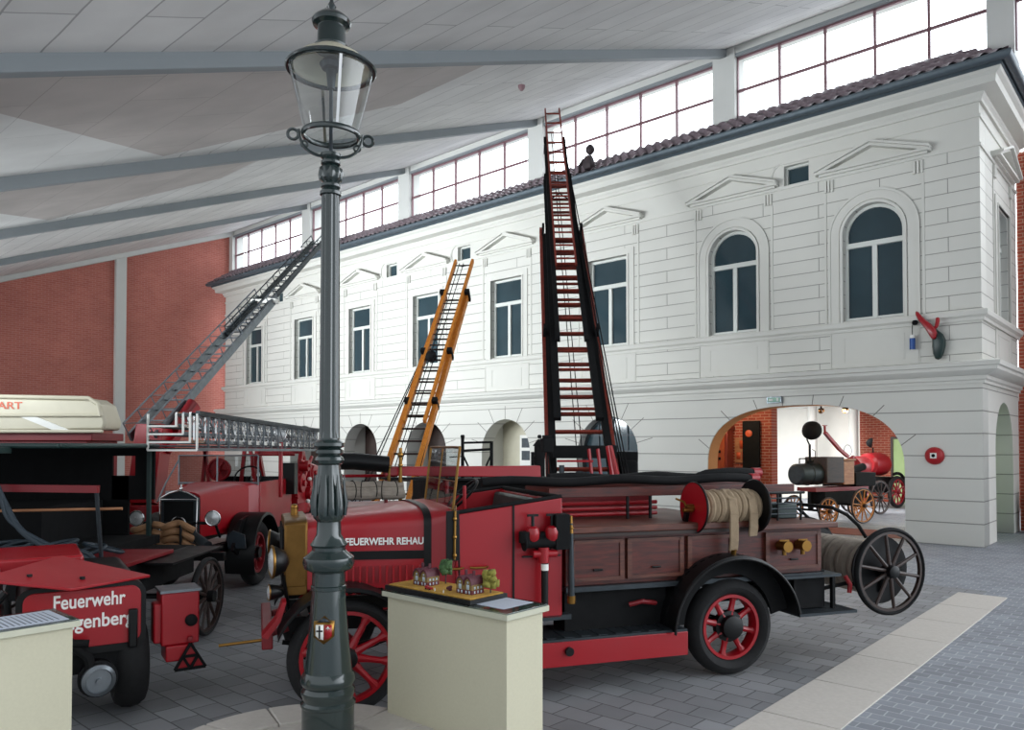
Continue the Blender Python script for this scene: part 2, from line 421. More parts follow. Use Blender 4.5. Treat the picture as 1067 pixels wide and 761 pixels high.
def facade_mat(name, plane):
    m, nt, b = newmat(name); N = nt.nodes; L = nt.links
    tc = N.new('ShaderNodeTexCoord'); sp = N.new('ShaderNodeSeparateXYZ'); L.new(tc.outputs['Object'], sp.inputs[0])
    cb = N.new('ShaderNodeCombineXYZ'); L.new(sp.outputs[plane[0]], cb.inputs[0]); L.new(sp.outputs[plane[1]], cb.inputs[1])
    zc = sp.outputs[plane[1]]
    def br(bw, rh, mo, zoff):
        mp = N.new('ShaderNodeMapping'); mp.inputs['Location'].default_value = (.73, zoff, 0); L.new(cb.outputs[0], mp.inputs['Vector'])
        t = N.new('ShaderNodeTexBrick'); t.inputs['Scale'].default_value = 1; t.inputs['Brick Width'].default_value = bw; t.inputs['Row Height'].default_value = rh
        t.inputs['Mortar Size'].default_value = mo; t.inputs['Mortar Smooth'].default_value = .1; t.offset = .5
        L.new(mp.outputs[0], t.inputs['Vector']); return t.outputs['Fac']
    up = br(2.6, .30, .008, .05); lo = br(60., .45, .011, .0)
    def rng(a, c):
        g = N.new('ShaderNodeMath'); g.operation = 'GREATER_THAN'; g.inputs[1].default_value = a; L.new(zc, g.inputs[0])
        l = N.new('ShaderNodeMath'); l.operation = 'LESS_THAN'; l.inputs[1].default_value = c; L.new(zc, l.inputs[0])
        x = N.new('ShaderNodeMath'); x.operation = 'MULTIPLY'; L.new(g.outputs[0], x.inputs[0]); L.new(l.outputs[0], x.inputs[1]); return x.outputs[0]
    def mul(a, c):
        x = N.new('ShaderNodeMath'); x.operation = 'MULTIPLY'; L.new(a, x.inputs[0]); L.new(c, x.inputs[1]); return x.outputs[0]
    s = N.new('ShaderNodeMath'); s.operation = 'ADD'; L.new(mul(up, rng(3.72, 8.0)), s.inputs[0]); L.new(mul(lo, rng(-1, 3.2)), s.inputs[1])
    nz = N.new('ShaderNodeTexNoise'); nz.inputs['Scale'].default_value = .8; nz.inputs['Detail'].default_value = 4; L.new(tc.outputs['Object'], nz.inputs['Vector'])
    base = N.new('ShaderNodeMix'); base.data_type = 'RGBA'; L.new(nz.outputs['Fac'], base.inputs[0]); base.inputs[6].default_value = lin('#d9d8d1'); base.inputs[7].default_value = lin('#cfcec7')
    mx = N.new('ShaderNodeMix'); mx.data_type = 'RGBA'; L.new(s.outputs[0], mx.inputs[0]); L.new(base.outputs[2], mx.inputs[6]); mx.inputs[7].default_value = lin('#989690')
    L.new(mx.outputs[2], b.inputs['Base Color']); b.inputs['Roughness'].default_value = .85
    bp = N.new('ShaderNodeBump'); bp.invert = True; bp.inputs['Strength'].default_value = .8; bp.inputs['Distance'].default_value = .015
    L.new(s.outputs[0], bp.inputs['Height']); L.new(bp.outputs['Normal'], b.inputs['Normal'])
    return m
FM = facade_mat('facade_plaster', 'XY')       # the wall mesh is drawn in its own XY plane
def wall_matrix(du, n, o): return basis(o, du, (0, 0, 1), V3(du).cross(V3((0, 0, 1))))
wall_holes = [rect(c, .64, 4.75, 7.18) for c in RW]+[arch_poly(c, .62, 4.75, 6.64) for c in AW]+[rect(c, .29, 8.06, 8.52) for c in SMW]
wall_holes += [arch_poly(c, 1.0, .0, 1.83) for c in GA[:]]
wall_holes = [h if not (min(p[1] for p in h) == 0) else [(p[0], max(p[1], .0)) for p in h] for h in wall_holes]
big = basket(3.69, 2.26, 0, 1.45, 2.94)
# outer outline runs round the ground-level openings
outer = [(0, 0)]
for hole in [big]+[arch_poly(c, 1.0, .0, 1.83) for c in GA]:
    a, c, rest = hole[0], hole[1], hole[2:]
    outer += [a]+[p for p in reversed(rest)]+[c] if False else []
outer = [(0, 0)]
for hole in [big]+[arch_poly(c, 1.0, .0, 1.83) for c in GA]:
    rest = hole[2:]                    # from the +u spring round to the -u spring
    outer += [hole[0]]+rest[::-1]+[hole[1]]
outer += [(UL, 0), (UL, ZT), (0, ZT)]
up_holes = [rect(c, .64, 4.75, 7.18) for c in RW]+[arch_poly(c, .62, 4.75, 6.64) for c in AW]+[rect(c, .29, 8.06, 8.52) for c in SMW]
# local X = u, local Y = z; the matrix maps X->DU, Y->up, Z->-DV ... thickness is symmetric
MWF = basis(hall(0, -WT/2), DU, (0, 0, 1), DU.cross(V3((0, 0, 1))))
curve_mesh('wall_front', [outer]+up_holes, FM, WT/2, mw=MWF, kind='structure')
# side wall of the old house (plane u = 0, running away from the corner)
MWS = basis(hall(.2502, -WT-1.74), -DV, (0, 0, 1), (-DV).cross(V3((0, 0, 1))))     # local x: away from the corner
s0 = -1.74; s1 = 1.76
so = [(s0, 0), (-1.0, 0)]+[(p[0]-.02, p[1]) for p in arch_poly(0, 1.0, 0, 1.95)[2:][::-1]]+[(1.0, 0), (s1, 0), (s1, ZT), (s0, ZT)]
curve_mesh('wall_right', [so, rect(-.02, .62, 4.78, 7.13)], FM, .25, mw=MWS, kind='structure')
# window builder -------------------------------------------------------------
def window(idx, c, arched, o=None, ex=None, ey=None, z0=4.75, z1=7.18, hw=.64):
    """casement: frame, glazing bars, panes; local X along wall, Y outward"""
    mw = basis(o, ex, ey) if o else HF
    y0, y1 = -.20, -.13
    root = bpy.data.objects.new('window_%d' % idx, None); COL.objects.link(root); root.matrix_world = mw; root['kind'] = 'structure'
    zt = 6.42
    if arched:
        op = arch_poly(c, hw-.0, z0, z1-hw); ip = arch_poly(c, hw-.065, z0+.07, z1-hw)
    else: op = rect(c, hw, z0, z1); ip = rect(c, hw-.065, z0+.07, z1-.065)
    m = MB(); n = len(op)
    ring = []
    for k, y in ((0, y0), (1, y1)):
        ring.append(([m.bm.verts.new((p[0], y, p[1])) for p in op], [m.bm.verts.new((p[0], y, p[1])) for p in ip]))
    for i in range(n):
        j = (i+1) % n
        for (O, I) in ring: m.bm.faces.new([O[i], O[j], I[j], I[i]])
        m.bm.faces.new([ring[0][1][i], ring[0][1][j], ring[1][1][j], ring[1][1][i]])
        m.bm.faces.new([ring[0][0][i], ring[0][0][j], ring[1][0][j], ring[1][0][i]])
    m.box(c-hw+.03, c+hw-.03, y0, y1+.02, zt-.055, zt+.055)
    m.box(c-.05, c+.05, y0, y1+.01, z0+.05, zt-.05)
    m.build('window_frame', 'frame', root)
    m = MB()
    for a, b_ in ((c-hw+.065, c-.05), (c+.05, c+hw-.065)): m.quad((a, y0+.02, z0+.06), (b_, y0+.02, z0+.06), (b_, y0+.02, zt-.05), (a, y0+.02, zt-.05))
    pts = [p for p in (arch_poly(c, hw-.03, zt, z1-hw) if arched else rect(c, hw-.03, zt, z1-.03))]
    m.bm.faces.new([m.bm.verts.new((p[0], y0+.02, p[1])) for p in pts])
    m.build('pane', 'pane', root, smooth=None)
    return root
wi = 1
for c in RW: window(wi, c, False); wi += 1
for c in AW: window(wi, c, True, hw=.62, z1=7.26); wi += 1
window(wi, 0, False, hall(0, -2.24), DV, -DU, hw=.62); wi += 1
for c in SMW:
    root = bpy.data.objects.new('window_%d' % wi, None); COL.objects.link(root); root.matrix_world = HF; root['kind'] = 'structure'; wi += 1
    m = MB()
    for a in ((c-.29, c-.24, 8.06, 8.52), (c+.24, c+.29, 8.06, 8.52), (c-.24, c+.24, 8.06, 8.11), (c-.24, c+.24, 8.47, 8.52)): m.box(a[0], a[1], -.2, -.12, a[2], a[3])
    m.build('window_frame', 'frame', root)
    m = MB(); m.quad((c-.24, -.18, 8.11), (c+.24, -.18, 8.11), (c+.24, -.18, 8.47), (c-.24, -.18, 8.47)); m.build('pane', 'pane', root, smooth=None)
# mouldings -------------------------------------------------------------------
def path_main(): return [lambda o: (UL+.0+o, o), lambda o: (-o, o), lambda o: (-o, -4.0)]
def mould(name, prof, mat='mould', path=None):
    m = MB(); m.sweep(prof, path or path_main()); return m.build(name, mat, mw=HF, kind='structure', smooth=25)
mould('trim_5', [(-.05, 4.5), (.05, 4.5), (.06, 4.56), (.12, 4.6), (.13, 4.68), (.11, 4.71), (-.05, 4.73)])
mould('trim_6', [(-.05, 3.25), (.05, 3.25), (.05, 3.3), (.09, 3.33), (.09, 3.4), (.24, 3.45), (.30, 3.5), (.31, 3.56), (.35, 3.58), (.37, 3.66), (.30, 3.69), (-.05, 3.72)])
mould('trim_7', [(-.05, 8.86), (.05, 8.86), (.06, 8.92), (.10, 8.97), (.11, 9.02), (.34, 9.06), (.36, 9.2), (.43, 9.25), (.47, 9.34), (-.05, 9.36)])
mould('trim_8', [(-.05, 8.56), (.025, 8.56), (.03, 8.62), (-.05, 8.63)])
mould('trim_9', [(-.05, 7.98), (.03, 7.98), (.035, 8.04), (-.05, 8.05)])
# gutter
m = MB(); prof = [(.46, 9.34)]+[(.56+.10*math.cos(t), 9.44+.10*math.sin(t)) for t in [PI+PI*i/8 for i in range(9)]]+[(.64, 9.48), (.47, 9.5)]
m.sweep(prof, path_main()); m.build('trim_10', 'gutter', mw=HF, kind='structure')
# pantile roof
def tiles(name, gen, nu, nv):
    m = MB(); rows = []
    for j in range(nv*2):
        row = []
        for i in range(nu+1): row.append(m.bm.verts.new(gen(i/nu, j)))
        rows.append(row)
    for j in range(len(rows)-1):
        for i in range(nu): m.bm.faces.new([rows[j][i], rows[j][i+1], rows[j+1][i+1], rows[j+1][i]])
    return m
NR = 4; RISE = .93
def g1(s, j):
    k = j//2; frac = (k+(j % 2))/NR; v = .60-1.45*frac; lo = -.60+1.3*frac
    uu = lo+(UL+.7-lo)*s
    return (uu, v, 9.46+RISE*frac+.035*math.sin(uu*2*PI/.27)+(.05 if j % 2 == 0 else 0.))
tiles('roof', g1, 1000, NR).build('trim_11', 'tile', mw=HF, kind='structure', smooth=60)
def g2(s, j):
    k = j//2; frac = (k+(j % 2))/NR; u = -.60+1.3*frac; hi = .60-1.45*frac
    vv = hi+(-4.0-hi)*s
    return (u, vv, 9.46+RISE*frac+.035*math.sin(vv*2*PI/.27)+(.05 if j % 2 == 0 else 0.))
tiles('roof', g2, 130, NR).build('trim_12', 'tile', mw=HF, kind='structure', smooth=60)
mould('trim_eaves_board', [(.38, 9.3), (.475, 9.3), (.475, 9.52), (.38, 9.52)], 'gutter')
mould('trim_roof_deck', [(-.78, 10.33), (.46, 9.44), (.46, 9.38), (-.78, 10.27)], 'dwood')
# window surrounds, pediments and brackets, one ornament set per window
def surround(idx, c, arched, mw, hw=.64):
    m = MB()
    if arched:
        for (r0, r1, d) in ((.62, .68, .05), (.70, .93, .03), (.88, .93, .055)):
            op = arch_poly(c, r1, 4.7, 6.64, 24); ip = arch_poly(c, r0, 4.7, 6.64, 24); n = len(op)
            O = [m.bm.verts.new((p[0], d, p[1])) for p in op]; I = [m.bm.verts.new((p[0], d, p[1])) for p in ip]
            O2 = [m.bm.verts.new((p[0], -.02, p[1])) for p in op]; I2 = [m.bm.verts.new((p[0], -.02, p[1])) for p in ip]
            for i in range(1, n):
                j = (i+1) % n
                if j == 0: j = 0
                m.bm.faces.new([O[i], O[j], I[j], I[i]]); m.bm.faces.new([O2[i], O2[j], O[j], O[i]]); m.bm.faces.new([I[i], I[j], I2[j], I2[i]])
    else:
        for x0, x1, z0, z1 in ((c-.86, c-.64, 4.72, 7.36), (c+.64, c+.86, 4.72, 7.36), (c-.64, c+.64, 7.18, 7.36)): m.box(x0, x1, -.02, .03, z0, z1)
        for x0, x1, z0, z1 in ((c-.70, c-.64, 4.72, 7.2), (c+.64, c+.70, 4.72, 7.2), (c-.64, c+.64, 7.18, 7.2)): m.box(x0, x1, -.02, .055, z0, z1)
    for sx in (-1, 1):
        m.box(c+sx*.97, c+sx*1.02, -.02, .02, 4.72, 7.66)
        for k in range(3): x = c+sx*(.84+.07*k); m.box(x-.022, x+.022, -.02, .05, 7.68, 7.94)
    # pediment: base cornice and raking cornices with a moulded section
    m.box(c-1.10, c+1.10, -.02, .10, 8.04, 8.09); m.box(c-1.14, c+1.14, -.02, .18, 8.09, 8.14)
    for sx in (-1, 1):
        for off, dpt, th in ((0, .24, .05), (-.06, .17, .07)):
            a = (c+sx*1.17, 8.13+off); b_ = (c, 8.13+.40+off)
            poly = [(a[0], a[1]), (b_[0], b_[1]), (b_[0], b_[1]+th), (a[0], a[1]+th)]
            m.prism(poly, lambda p, k: (p[0], -.02 if k == 0 else dpt, p[1]))
    # sunk panel under the sill
    for x0, x1, z0, z1 in ((c-.62, c+.62, 4.36, 4.385), (c-.62, c+.62, 3.83, 3.855), (c-.62, c-.595, 3.83, 4.385), (c+.595, c+.62, 3.83, 4.385)): m.box(x0, x1, -.02, .018, z0, z1)
    for sx in (-1, 1): m.box(c+sx*.90-.012, c+sx*.90+.012, -.02, .018, 3.72, 4.5)
    m.box(c-.88, c+.88, -.02, .010, 3.74, 4.49)
    return m.build('trim_%d' % idx, 'mould', mw=mw, kind='structure', smooth=25)
ti = 13
for c in RW: surround(ti, c, False, HF); ti += 1
for c in AW: surround(ti, c, True, HF); ti += 1
surround(ti, 0, False, basis(hall(0, -2.26), DV, -DU)); ti += 1
# half-round shell beside each attic window
for c in SMW:
    m = MB(); m.tube([(c+.29+.16*1+.26*math.sin(PI*i/14)-.12, .01, 8.29+.30*math.cos(PI*i/14)) for i in range(15)], .028, 6); m.build('trim_%d' % ti, 'mould', mw=HF, kind='structure'); ti += 1
# voussoir joints round the ground-floor arches (thin sunk joints)
m = MB()
def jointline(p, q, w=.016): m.bar((p[0], .001, p[1]), (q[0], .001, q[1]), w, .006, up=(0, 1, 0)) if False else m.bar((p[0], .0, p[1]), (q[0], .0, q[1]), .008, w, up=V3((q[1]-p[1], 0, -(q[0]-p[0]))).normalized())
for c in GA:
    for t in (15, 38, 62, 90, 118, 142, 165):
        a = math.radians(t); e = (math.cos(a), math.sin(a)); k = 1.5 if t not in (90,) else 1.4
        q = (c+e[0]*k, min(1.83+e[1]*k, 3.24)); jointline((c+e[0]*1.0, 1.83+e[1]*1.0), q)
for x, e in ((1.50, (-.75, .55)), (2.05, (-.6, .6)), (2.75, (-.25, .7)), (3.35, (-.08, .6)), (4.03, (.08, .6)), (4.65, (.25, .7)), (5.35, (.6, .6)), (5.9, (.75, .55))):
    du = min(abs(x-3.69)/2.26, .995); z = 1.45+1.49*(1-du**2.6)**(1/2.6)
    L_ = .38; q = (x+e[0]*L_, min(z+e[1]*L_/max(abs(e[1]), .3)*.6, 3.22)); jointline((x, z), q)
m.build('trim_%d' % ti, 'joint', mw=HF, kind='structure'); ti += 1

# niches behind the small arches
for i, c in enumerate(GA):
    m = MB(); m.box(c-1.05, c+1.05, -1.05, -1.0, 0, 2.9); m.build('wall_niche.%03d' % i if i else 'wall_niche', ['dwood', 'orangeglow', 'dwood', 'dwood', 'dwood'][i] if i != 1 else 'cream', mw=HF, kind='structure')
    m = MB()
    for s in (-1, 1): m.box(c+s*1.05, c+s*1.0, -1.0, -.5, 0, 2.9)
    m.box(c-1.05, c+1.05, -1.05, -.5, 2.85, 2.95); m.build('wall_reveal' if not i else 'wall_reveal.%03d' % i, 'mould', mw=HF, kind='structure')
# glazed arch door (largest small arch): frame with bars
def arch_door(idx, c, lat=True, mat='pane', y=-.3):
    root = bpy.data.objects.new('door_%d' % idx, None); COL.objects.link(root); root.matrix_world = HF; root['kind'] = 'structure'
    m = MB(); op = arch_poly(c, 1.0, 0, 1.83, 20); ip = arch_poly(c, .93, 0.0, 1.83, 20)
    for i in range(1, len(op)):
        j = (i+1) % len(op)
        P = [(*q, ) for q in (op[i], op[j], ip[j], ip[i])]
        m.hexa([(p[0], y-.03, p[1]) for p in P]+[(p[0], y+.03, p[1]) for p in P])
    m.box(c-.95, c+.95, y-.03, y+.03, 1.80, 1.88)
    for x in (-.48, 0, .48): m.box(c+x-.02, c+x+.02, y-.025, y+.025, 0, 1.83+math.sqrt(.9-x*x)*.97)
    m.box(c-.9, c+.9, y-.02, y+.02, .95, 1.0); m.box(c-.9, c+.9, y-.02, y+.02, 1.36, 1.40); m.box(c-.78, c+.78, y-.02, y+.02, 2.28, 2.32); m.build('door_frame', 'dsteel', root)
    m = MB(); m.bm.faces.new([m.bm.verts.new((p[0], y-.01, p[1])) for p in ip]); m.build('pane', mat, root, smooth=None)
arch_door(1, GA[0]); 
# picture panel in the second niche
m = MB(); m.box(12.45, 13.0, -1.0, -.96, 1.2, 2.35); t = m.build('framed_notice', 'white', mw=HF)
tag(t, 'white framed notice panel inside the cream arched niche', 'panel')
m = MB(); m.box(12.52, 12.92, -.96, -.955, 1.95, 2.25); m.build('picture', 'dsteel', t).matrix_parent_inverse = HF.inverted()
m = MB(); m.box(12.52, 12.92, -.96, -.955, 1.55, 1.85); m.build('picture', 'dsteel', t).matrix_parent_inverse = HF.inverted()
for o in t.children: o.matrix_parent_inverse = Matrix.Identity(4)

# ------------------------------------------------------------------ clerestory, pillars, brick end wall
PB = [-.27, 5.80, 12.12, 18.43, 24.75, 31.2]
WV = -.8
for i, u in enumerate(PB):
    m = MB(); hwp = .24 if i == 0 else .3; m.box(u-hwp, u+hwp, WV-.45, WV+.12, 0 if i == 5 else 9.9, 12.2); m.build('wall_pillar' if not i else 'wall_pillar.%03d' % i, 'pillar', mw=HF, kind='structure')
m = MB(); m.box(-8, 32, WV-.5, WV+.05, 12.0, 12.2); m.build('wall_lintel', 'pillar', mw=HF, kind='structure')
m = MB(); m.box(-8, 32, WV-.02, WV+.08, 11.93, 12.0); m.build('trim_%d' % ti, 'beam', mw=HF, kind='structure'); ti += 1
m = MB(); m.box(0, 32, WV-.5, WV-.1, 9.4, 10.12); m.build('wall_sill', 'pillar', mw=HF, kind='structure')
bays = [(-6, -.51), (-.03, 5.5)]+[(PB[i]+.3, PB[i+1]-.3) for i in range(1, 5)]
for (a, b_) in bays:
    root = bpy.data.objects.new('window_%d' % wi, None); COL.objects.link(root); root.matrix_world = HF; root['kind'] = 'structure'; wi += 1
    m = MB(); n = 5
    for k in range(n+1):
        x = a+(b_-a)*k/n; w = .026
        m.box(max(a, x-w), min(b_, x+w), WV-.10, WV-.02, 10.05, 11.95)
    m.box(a, b_, WV-.09, WV-.03, 11.03, 11.09); m.box(a, b_, WV-.1, WV-.02, 11.88, 11.95)
    m.build('window_frame', 'mull', root)
    m = MB(); m.quad((a, WV-.06, 10.05), (b_, WV-.06, 10.05), (b_, WV-.06, 11.95), (a, WV-.06, 11.95)); m.build('pane', 'cglass', root, smooth=None)
# ceiling: one sloping bay between each pair of beams, with a folded soffit field in two bays
SL = -.392
def cz(v, off=.20): return 11.98+off+SL*(v+.7)
VE = 16.6
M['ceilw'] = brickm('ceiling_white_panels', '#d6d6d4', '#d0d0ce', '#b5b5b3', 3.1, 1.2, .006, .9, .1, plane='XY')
def ceiling_bay(i, a, b_, fold=None):
    m = MB()
    if not fold:
        m.quad((a, WV-.3, cz(WV-.3)), (b_, WV-.3, cz(WV-.3)), (b_, VE, cz(VE)), (a, VE, cz(VE)))
        m.build('ceiling' if not i else 'ceiling.%03d' % i, 'ceil', mw=HF, kind='structure', smooth=None); return
    A, Bp, C = fold       # A: upper end (u,v), Bp: apex near the far beam (u,v,rise), C: lower end
    P = lambda u, v, r=0.: (u, v, cz(v)+r)
    m.bm.faces.new([m.bm.verts.new(p) for p in (P(a, WV-.3), P(b_, WV-.3), P(b_, Bp[1], 0), P(Bp[0], Bp[1], Bp[2]), P(*A))])
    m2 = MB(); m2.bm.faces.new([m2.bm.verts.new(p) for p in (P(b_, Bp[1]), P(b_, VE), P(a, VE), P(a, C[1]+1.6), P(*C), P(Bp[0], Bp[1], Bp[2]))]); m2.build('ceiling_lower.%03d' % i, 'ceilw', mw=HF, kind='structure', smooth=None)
    m.bm.faces.new([m.bm.verts.new(p) for p in (P(a, WV-.3), P(*A), P(a, A[1]+.01))])
    m.build('ceiling.%03d' % i, 'ceil', mw=HF, kind='structure', smooth=None)
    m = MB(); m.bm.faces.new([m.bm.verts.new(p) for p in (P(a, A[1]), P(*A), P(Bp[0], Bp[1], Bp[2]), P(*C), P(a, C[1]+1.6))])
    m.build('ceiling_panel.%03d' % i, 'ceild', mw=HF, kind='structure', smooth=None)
ceiling_bay(0, -8, 5.8)
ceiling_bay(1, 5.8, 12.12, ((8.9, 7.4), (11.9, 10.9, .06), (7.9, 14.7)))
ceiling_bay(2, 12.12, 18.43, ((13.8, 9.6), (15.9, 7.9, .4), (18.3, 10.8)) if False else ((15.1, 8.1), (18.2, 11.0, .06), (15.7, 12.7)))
ceiling_bay(3, 18.43, 24.75); ceiling_bay(4, 24.75, 31.2)
m = MB(); m.hexa([(-8, WV-.5, cz(WV-.5)+.7), (32, WV-.5, cz(WV-.5)+.7), (32, VE, cz(VE)+.7), (-8, VE, cz(VE)+.7)]+[(x, y, z+.1) for x, y, z in [(-8, WV-.5, cz(WV-.5)+.7), (32, WV-.5, cz(WV-.5)+.7), (32, VE, cz(VE)+.7), (-8, VE, cz(VE)+.7)]])
m.build('ceiling_deck', 'beam', mw=HF, kind='structure')
for i, u in enumerate(PB[1:5]):
    m = MB(); y0, y1 = WV, VE; w = .1
    za, zb = cz(y0, 0), cz(y1, 0)
    m.hexa([(u-w, y0, za), (u+w, y0, za), (u+w, y1, zb), (u-w, y1, zb), (u-w, y0, za+.32), (u+w, y0, za+.32), (u+w, y1, zb+.32), (u-w, y1, zb+.32)])
    m.build('trim_%d' % ti, 'beam', mw=HF, kind='structure', bevel=.01); ti += 1
# white edge beam along the end wall
m = MB(); y0, y1 = WV, VE; za, zb = cz(y0, 0), cz(y1, 0); u = 30.95
m.hexa([(u-.1, y0, za), (u+.3, y0, za), (u+.3, y1, zb), (u-.1, y1, zb), (u-.1, y0, za+.55), (u+.3, y0, za+.55), (u+.3, y1, zb+.55), (u-.1, y1, zb+.55)])
m.build('trim_%d' % ti, 'pillar', mw=HF, kind='structure'); ti += 1
m = MB(); m.hexa([(31.2, WV, 0), (31.6, WV, 0), (31.6, VE, 0), (31.2, VE, 0), (31.2, WV, cz(WV)), (31.6, WV, cz(WV)), (31.6, VE, cz(VE)), (31.2, VE, cz(VE))])
m.build('wall_left', 'brick', mw=HF, kind='structure')
m = MB(); m.box(31.0, 31.22, 4.08, 4.5, 0, 10.4); m.build('trim_%d' % ti, 'pillar', mw=HF, kind='structure'); ti += 1
# brick wall behind the right corner, dark bin niche
m = MB(); m.box(-9, 0, -4.6, -4.1, 0, 9.0); m.build('wall_rear', 'brickx', mw=HF, kind='structure')
# passage room behind the big arch
m = MB()
m.box(.5, .62, -4.0, -.5, 0, 3.4); m.build('wall_passage_right', 'greenwall', mw=HF, kind='structure')
m = MB(); m.box(6.15, 6.3, -3.4, -.5, 0, 3.3); m.build('wall_passage_left', 'orangeglow', mw=HF, kind='structure') if False else m.bm.free()
m = MB(); m.box(5.80, 9.3, -3.9, -3.5, 0, 3.4); m.build('wall_passage_brick', 'brickx', mw=HF, kind='structure')
m = MB(); m.box(5.80, 6.1, -12, -3.9, 0, 3.4); m.build('wall_passage_inner', 'white', mw=HF, kind='structure') if False else m.bm.free()
m = MB(); m.box(6.1, 12, -12.4, -12, 0, 3.6); m.build('wall_passage_white', 'white', mw=HF, kind='structure')
m = MB(); m.box(-1, 6.1, -12.4, -12, 0, 3.6); m.build('wall_passage_rear', 'brickx', mw=HF, kind='structure')
for u in (7.45, 6.0): 
    m = MB(); m.cyl((u, -11.0, 0), (u, -11.0, 3.5), .16, n=20); m.build('trim_%d' % ti, 'pillar', mw=HF, kind='structure'); ti += 1
m = MB(); m.box(.5, 12, -12.4, -4.6, 3.45, 3.6); m.box(.5, 12, -4.6, -.5, 3.3, 3.5); m.build('ceiling_passage', 'white', mw=HF, kind='structure')
root = bpy.data.objects.new('door_2', None); COL.objects.link(root); root.matrix_world = HF; root['kind'] = 'structure'
m = MB(); m.box(4.1, 4.95, -12, -11.93, 0, 2.25); m.build('door_leaf', 'greenwall', root)
m = MB(); m.box(4.95, 5.03, -12, -11.9, 0, 2.33); m.box(4.1, 4.95, -12, -11.9, 2.25, 2.33); m.build('door_frame', 'dwood', root)
m = MB(); m.box(4.82, 4.88, -11.93, -11.88, 1.0, 1.05); m.build('door_handle', 'dred', root)

# lining of the wide arch, coloured orange to paint in the spotlight's glow
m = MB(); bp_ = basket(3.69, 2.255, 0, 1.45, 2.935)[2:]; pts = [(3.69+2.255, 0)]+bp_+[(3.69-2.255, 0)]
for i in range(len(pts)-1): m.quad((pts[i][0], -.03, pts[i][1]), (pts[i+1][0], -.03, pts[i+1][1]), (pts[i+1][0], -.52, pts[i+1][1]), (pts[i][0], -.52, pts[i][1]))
m.build('wall_arch_glow_lining', 'orangeglow', mw=HF, kind='structure', smooth=None)
# ================================================================== street lamp on the round kerb
LX, LY = -1.165, 4.9
lp = thing('street_lamp', 'tall dark green cast-iron street lamp with a glass lantern on top', 'street lamp', (LX, LY, .15))
B = .15
def lz(*a): return [(r, z-B) for r, z in a]
m = MB(); m.lathe([(.163, 0), (.163, .36), (.172, .37), (.172, .385), (.155, .40), (.158, .42), (.168, .44), (.168, .46), (.15, .485), (.165, .50), (.172, .525), (.165, .555), (.148, .58)], n=32)
m.build('base', 'lampgreen', lp)
m = MB(); m.lathe([(.148, .58), (.125, .80), (.112, .98), (.104, 1.09), (.112, 1.095), (.112, 1.115), (.104, 1.12), (.102, 1.20)], n=32); m.build('lower_shaft', 'lampgreen', lp)
m = MB(); m.lathe([(.102, 1.20), (.15, 1.225), (.163, 1.26), (.158, 1.295), (.12, 1.325), (.105, 1.34), (.105, 1.36), (.118, 1.375), (.10, 1.40), (.078, 1.44), (.075, 1.52)], n=32); m.build('collar', 'lampgreen', lp)
# leafy bulb
m = MB(); m.lathe([(.075, 1.52), (.098, 1.545), (.105, 1.60), (.098, 1.68), (.085, 1.76), (.075, 1.84), (.07, 1.88)], n=64, flute=(8, .10, 1.53, 1.86)); blb = m.build('leaf_bulb', 'lampgreen', lp)
m = MB()
for k in range(8):
    a = 2*PI*k/8
    e = V3((math.cos(a), math.sin(a), 0))
    m.tube([e*.10+V3((0, 0, 1.56)), e*.107+V3((0, 0, 1.64)), e*.095+V3((0, 0, 1.74)), e*.095+V3((0, 0, 1.82))], [.012, .016, .010, .003], 6)
m.build('leaf_relief', 'lampgreen', blb)
m = MB(); m.lathe([(.07, 1.88), (.085, 1.89), (.092, 1.91), (.085, 1.93), (.07, 1.94), (.088, 1.955), (.088, 1.975), (.07, 1.985), (.10, 2.0), (.10, 2.02), (.066, 2.04), (.066, 2.05)], n=32); m.build('ring_moulding', 'lampgreen', lp)
m = MB(); m.lathe([(.066, 2.05), (.064, 2.10), (.058, 3.58), (.058, 3.62)], n=96, flute=(12, .16, 2.09, 3.6)); m.build('fluted_shaft', 'lampgreen', lp)
m = MB(); m.lathe([(.05, 3.60), (.068, 3.61), (.068, 3.63), (.05, 3.65), (.062, 3.66), (.062, 3.675), (.05, 3.69)], n=32); m.build('neck_ring', 'lampgreen', lp)
m = MB(); m.lathe([(.05, 3.69), (.075, 3.71), (.082, 3.745), (.075, 3.78), (.05, 3.80)], n=64, flute=(10, .12, 3.7, 3.79)); m.build('fluted_ball', 'lampgreen', lp)
m = MB(); m.lathe([(.045, 3.80), (.062, 3.81), (.062, 3.825), (.05, 3.84), (.066, 3.855), (.066, 3.875), (.03, 3.89)], n=32); m.build('capital', 'lampgreen', lp)
def off(o):
    for v in o.data.vertices: v.co.z -= B
for o in list(lp.children)+list(blb.children): off(o)
# lantern
LZ = 3.885-B
ln = MB(); ln.torus((0, 0, 3.98+.02-B), (0, 0, 1), .175, .014, 40, 8, rz=.02); 
lant = ln.build('lantern_frame', 'lampgreen', lp)
m = MB(); m.cyl((0, 0, 3.86-B), (0, 0, 4.30-B), .012, n=8); m.cyl((0, 0, 4.30-B), (0, 0, 4.42-B), .022, .035, n=12); m.build('burner_rod', 'dsteel', lant)
for k in range(2):
    a = k*PI+.25; e = V3((math.cos(a), math.sin(a), 0)); m = MB()
    m.tube([V3((0, 0, 3.86-B))+e*.05]+[V3((0, 0, 3.86-B+.16*(i/8)**2))+e*(.05+.15*math.sin(i/8*PI/2)) for i in range(1, 9)], .010, 6)
    c = e*.235+V3((0, 0, 3.985-B)); m.torus(c, e.cross(V3((0, 0, 1))), .033, .010, 20, 6)
    c = e*.165+V3((0, 0, 3.93-B)); m.torus(c, e.cross(V3((0, 0, 1))), .020, .008, 14, 6)
    m.build('scroll_bracket', 'lampgreen', lant)
NP = 6
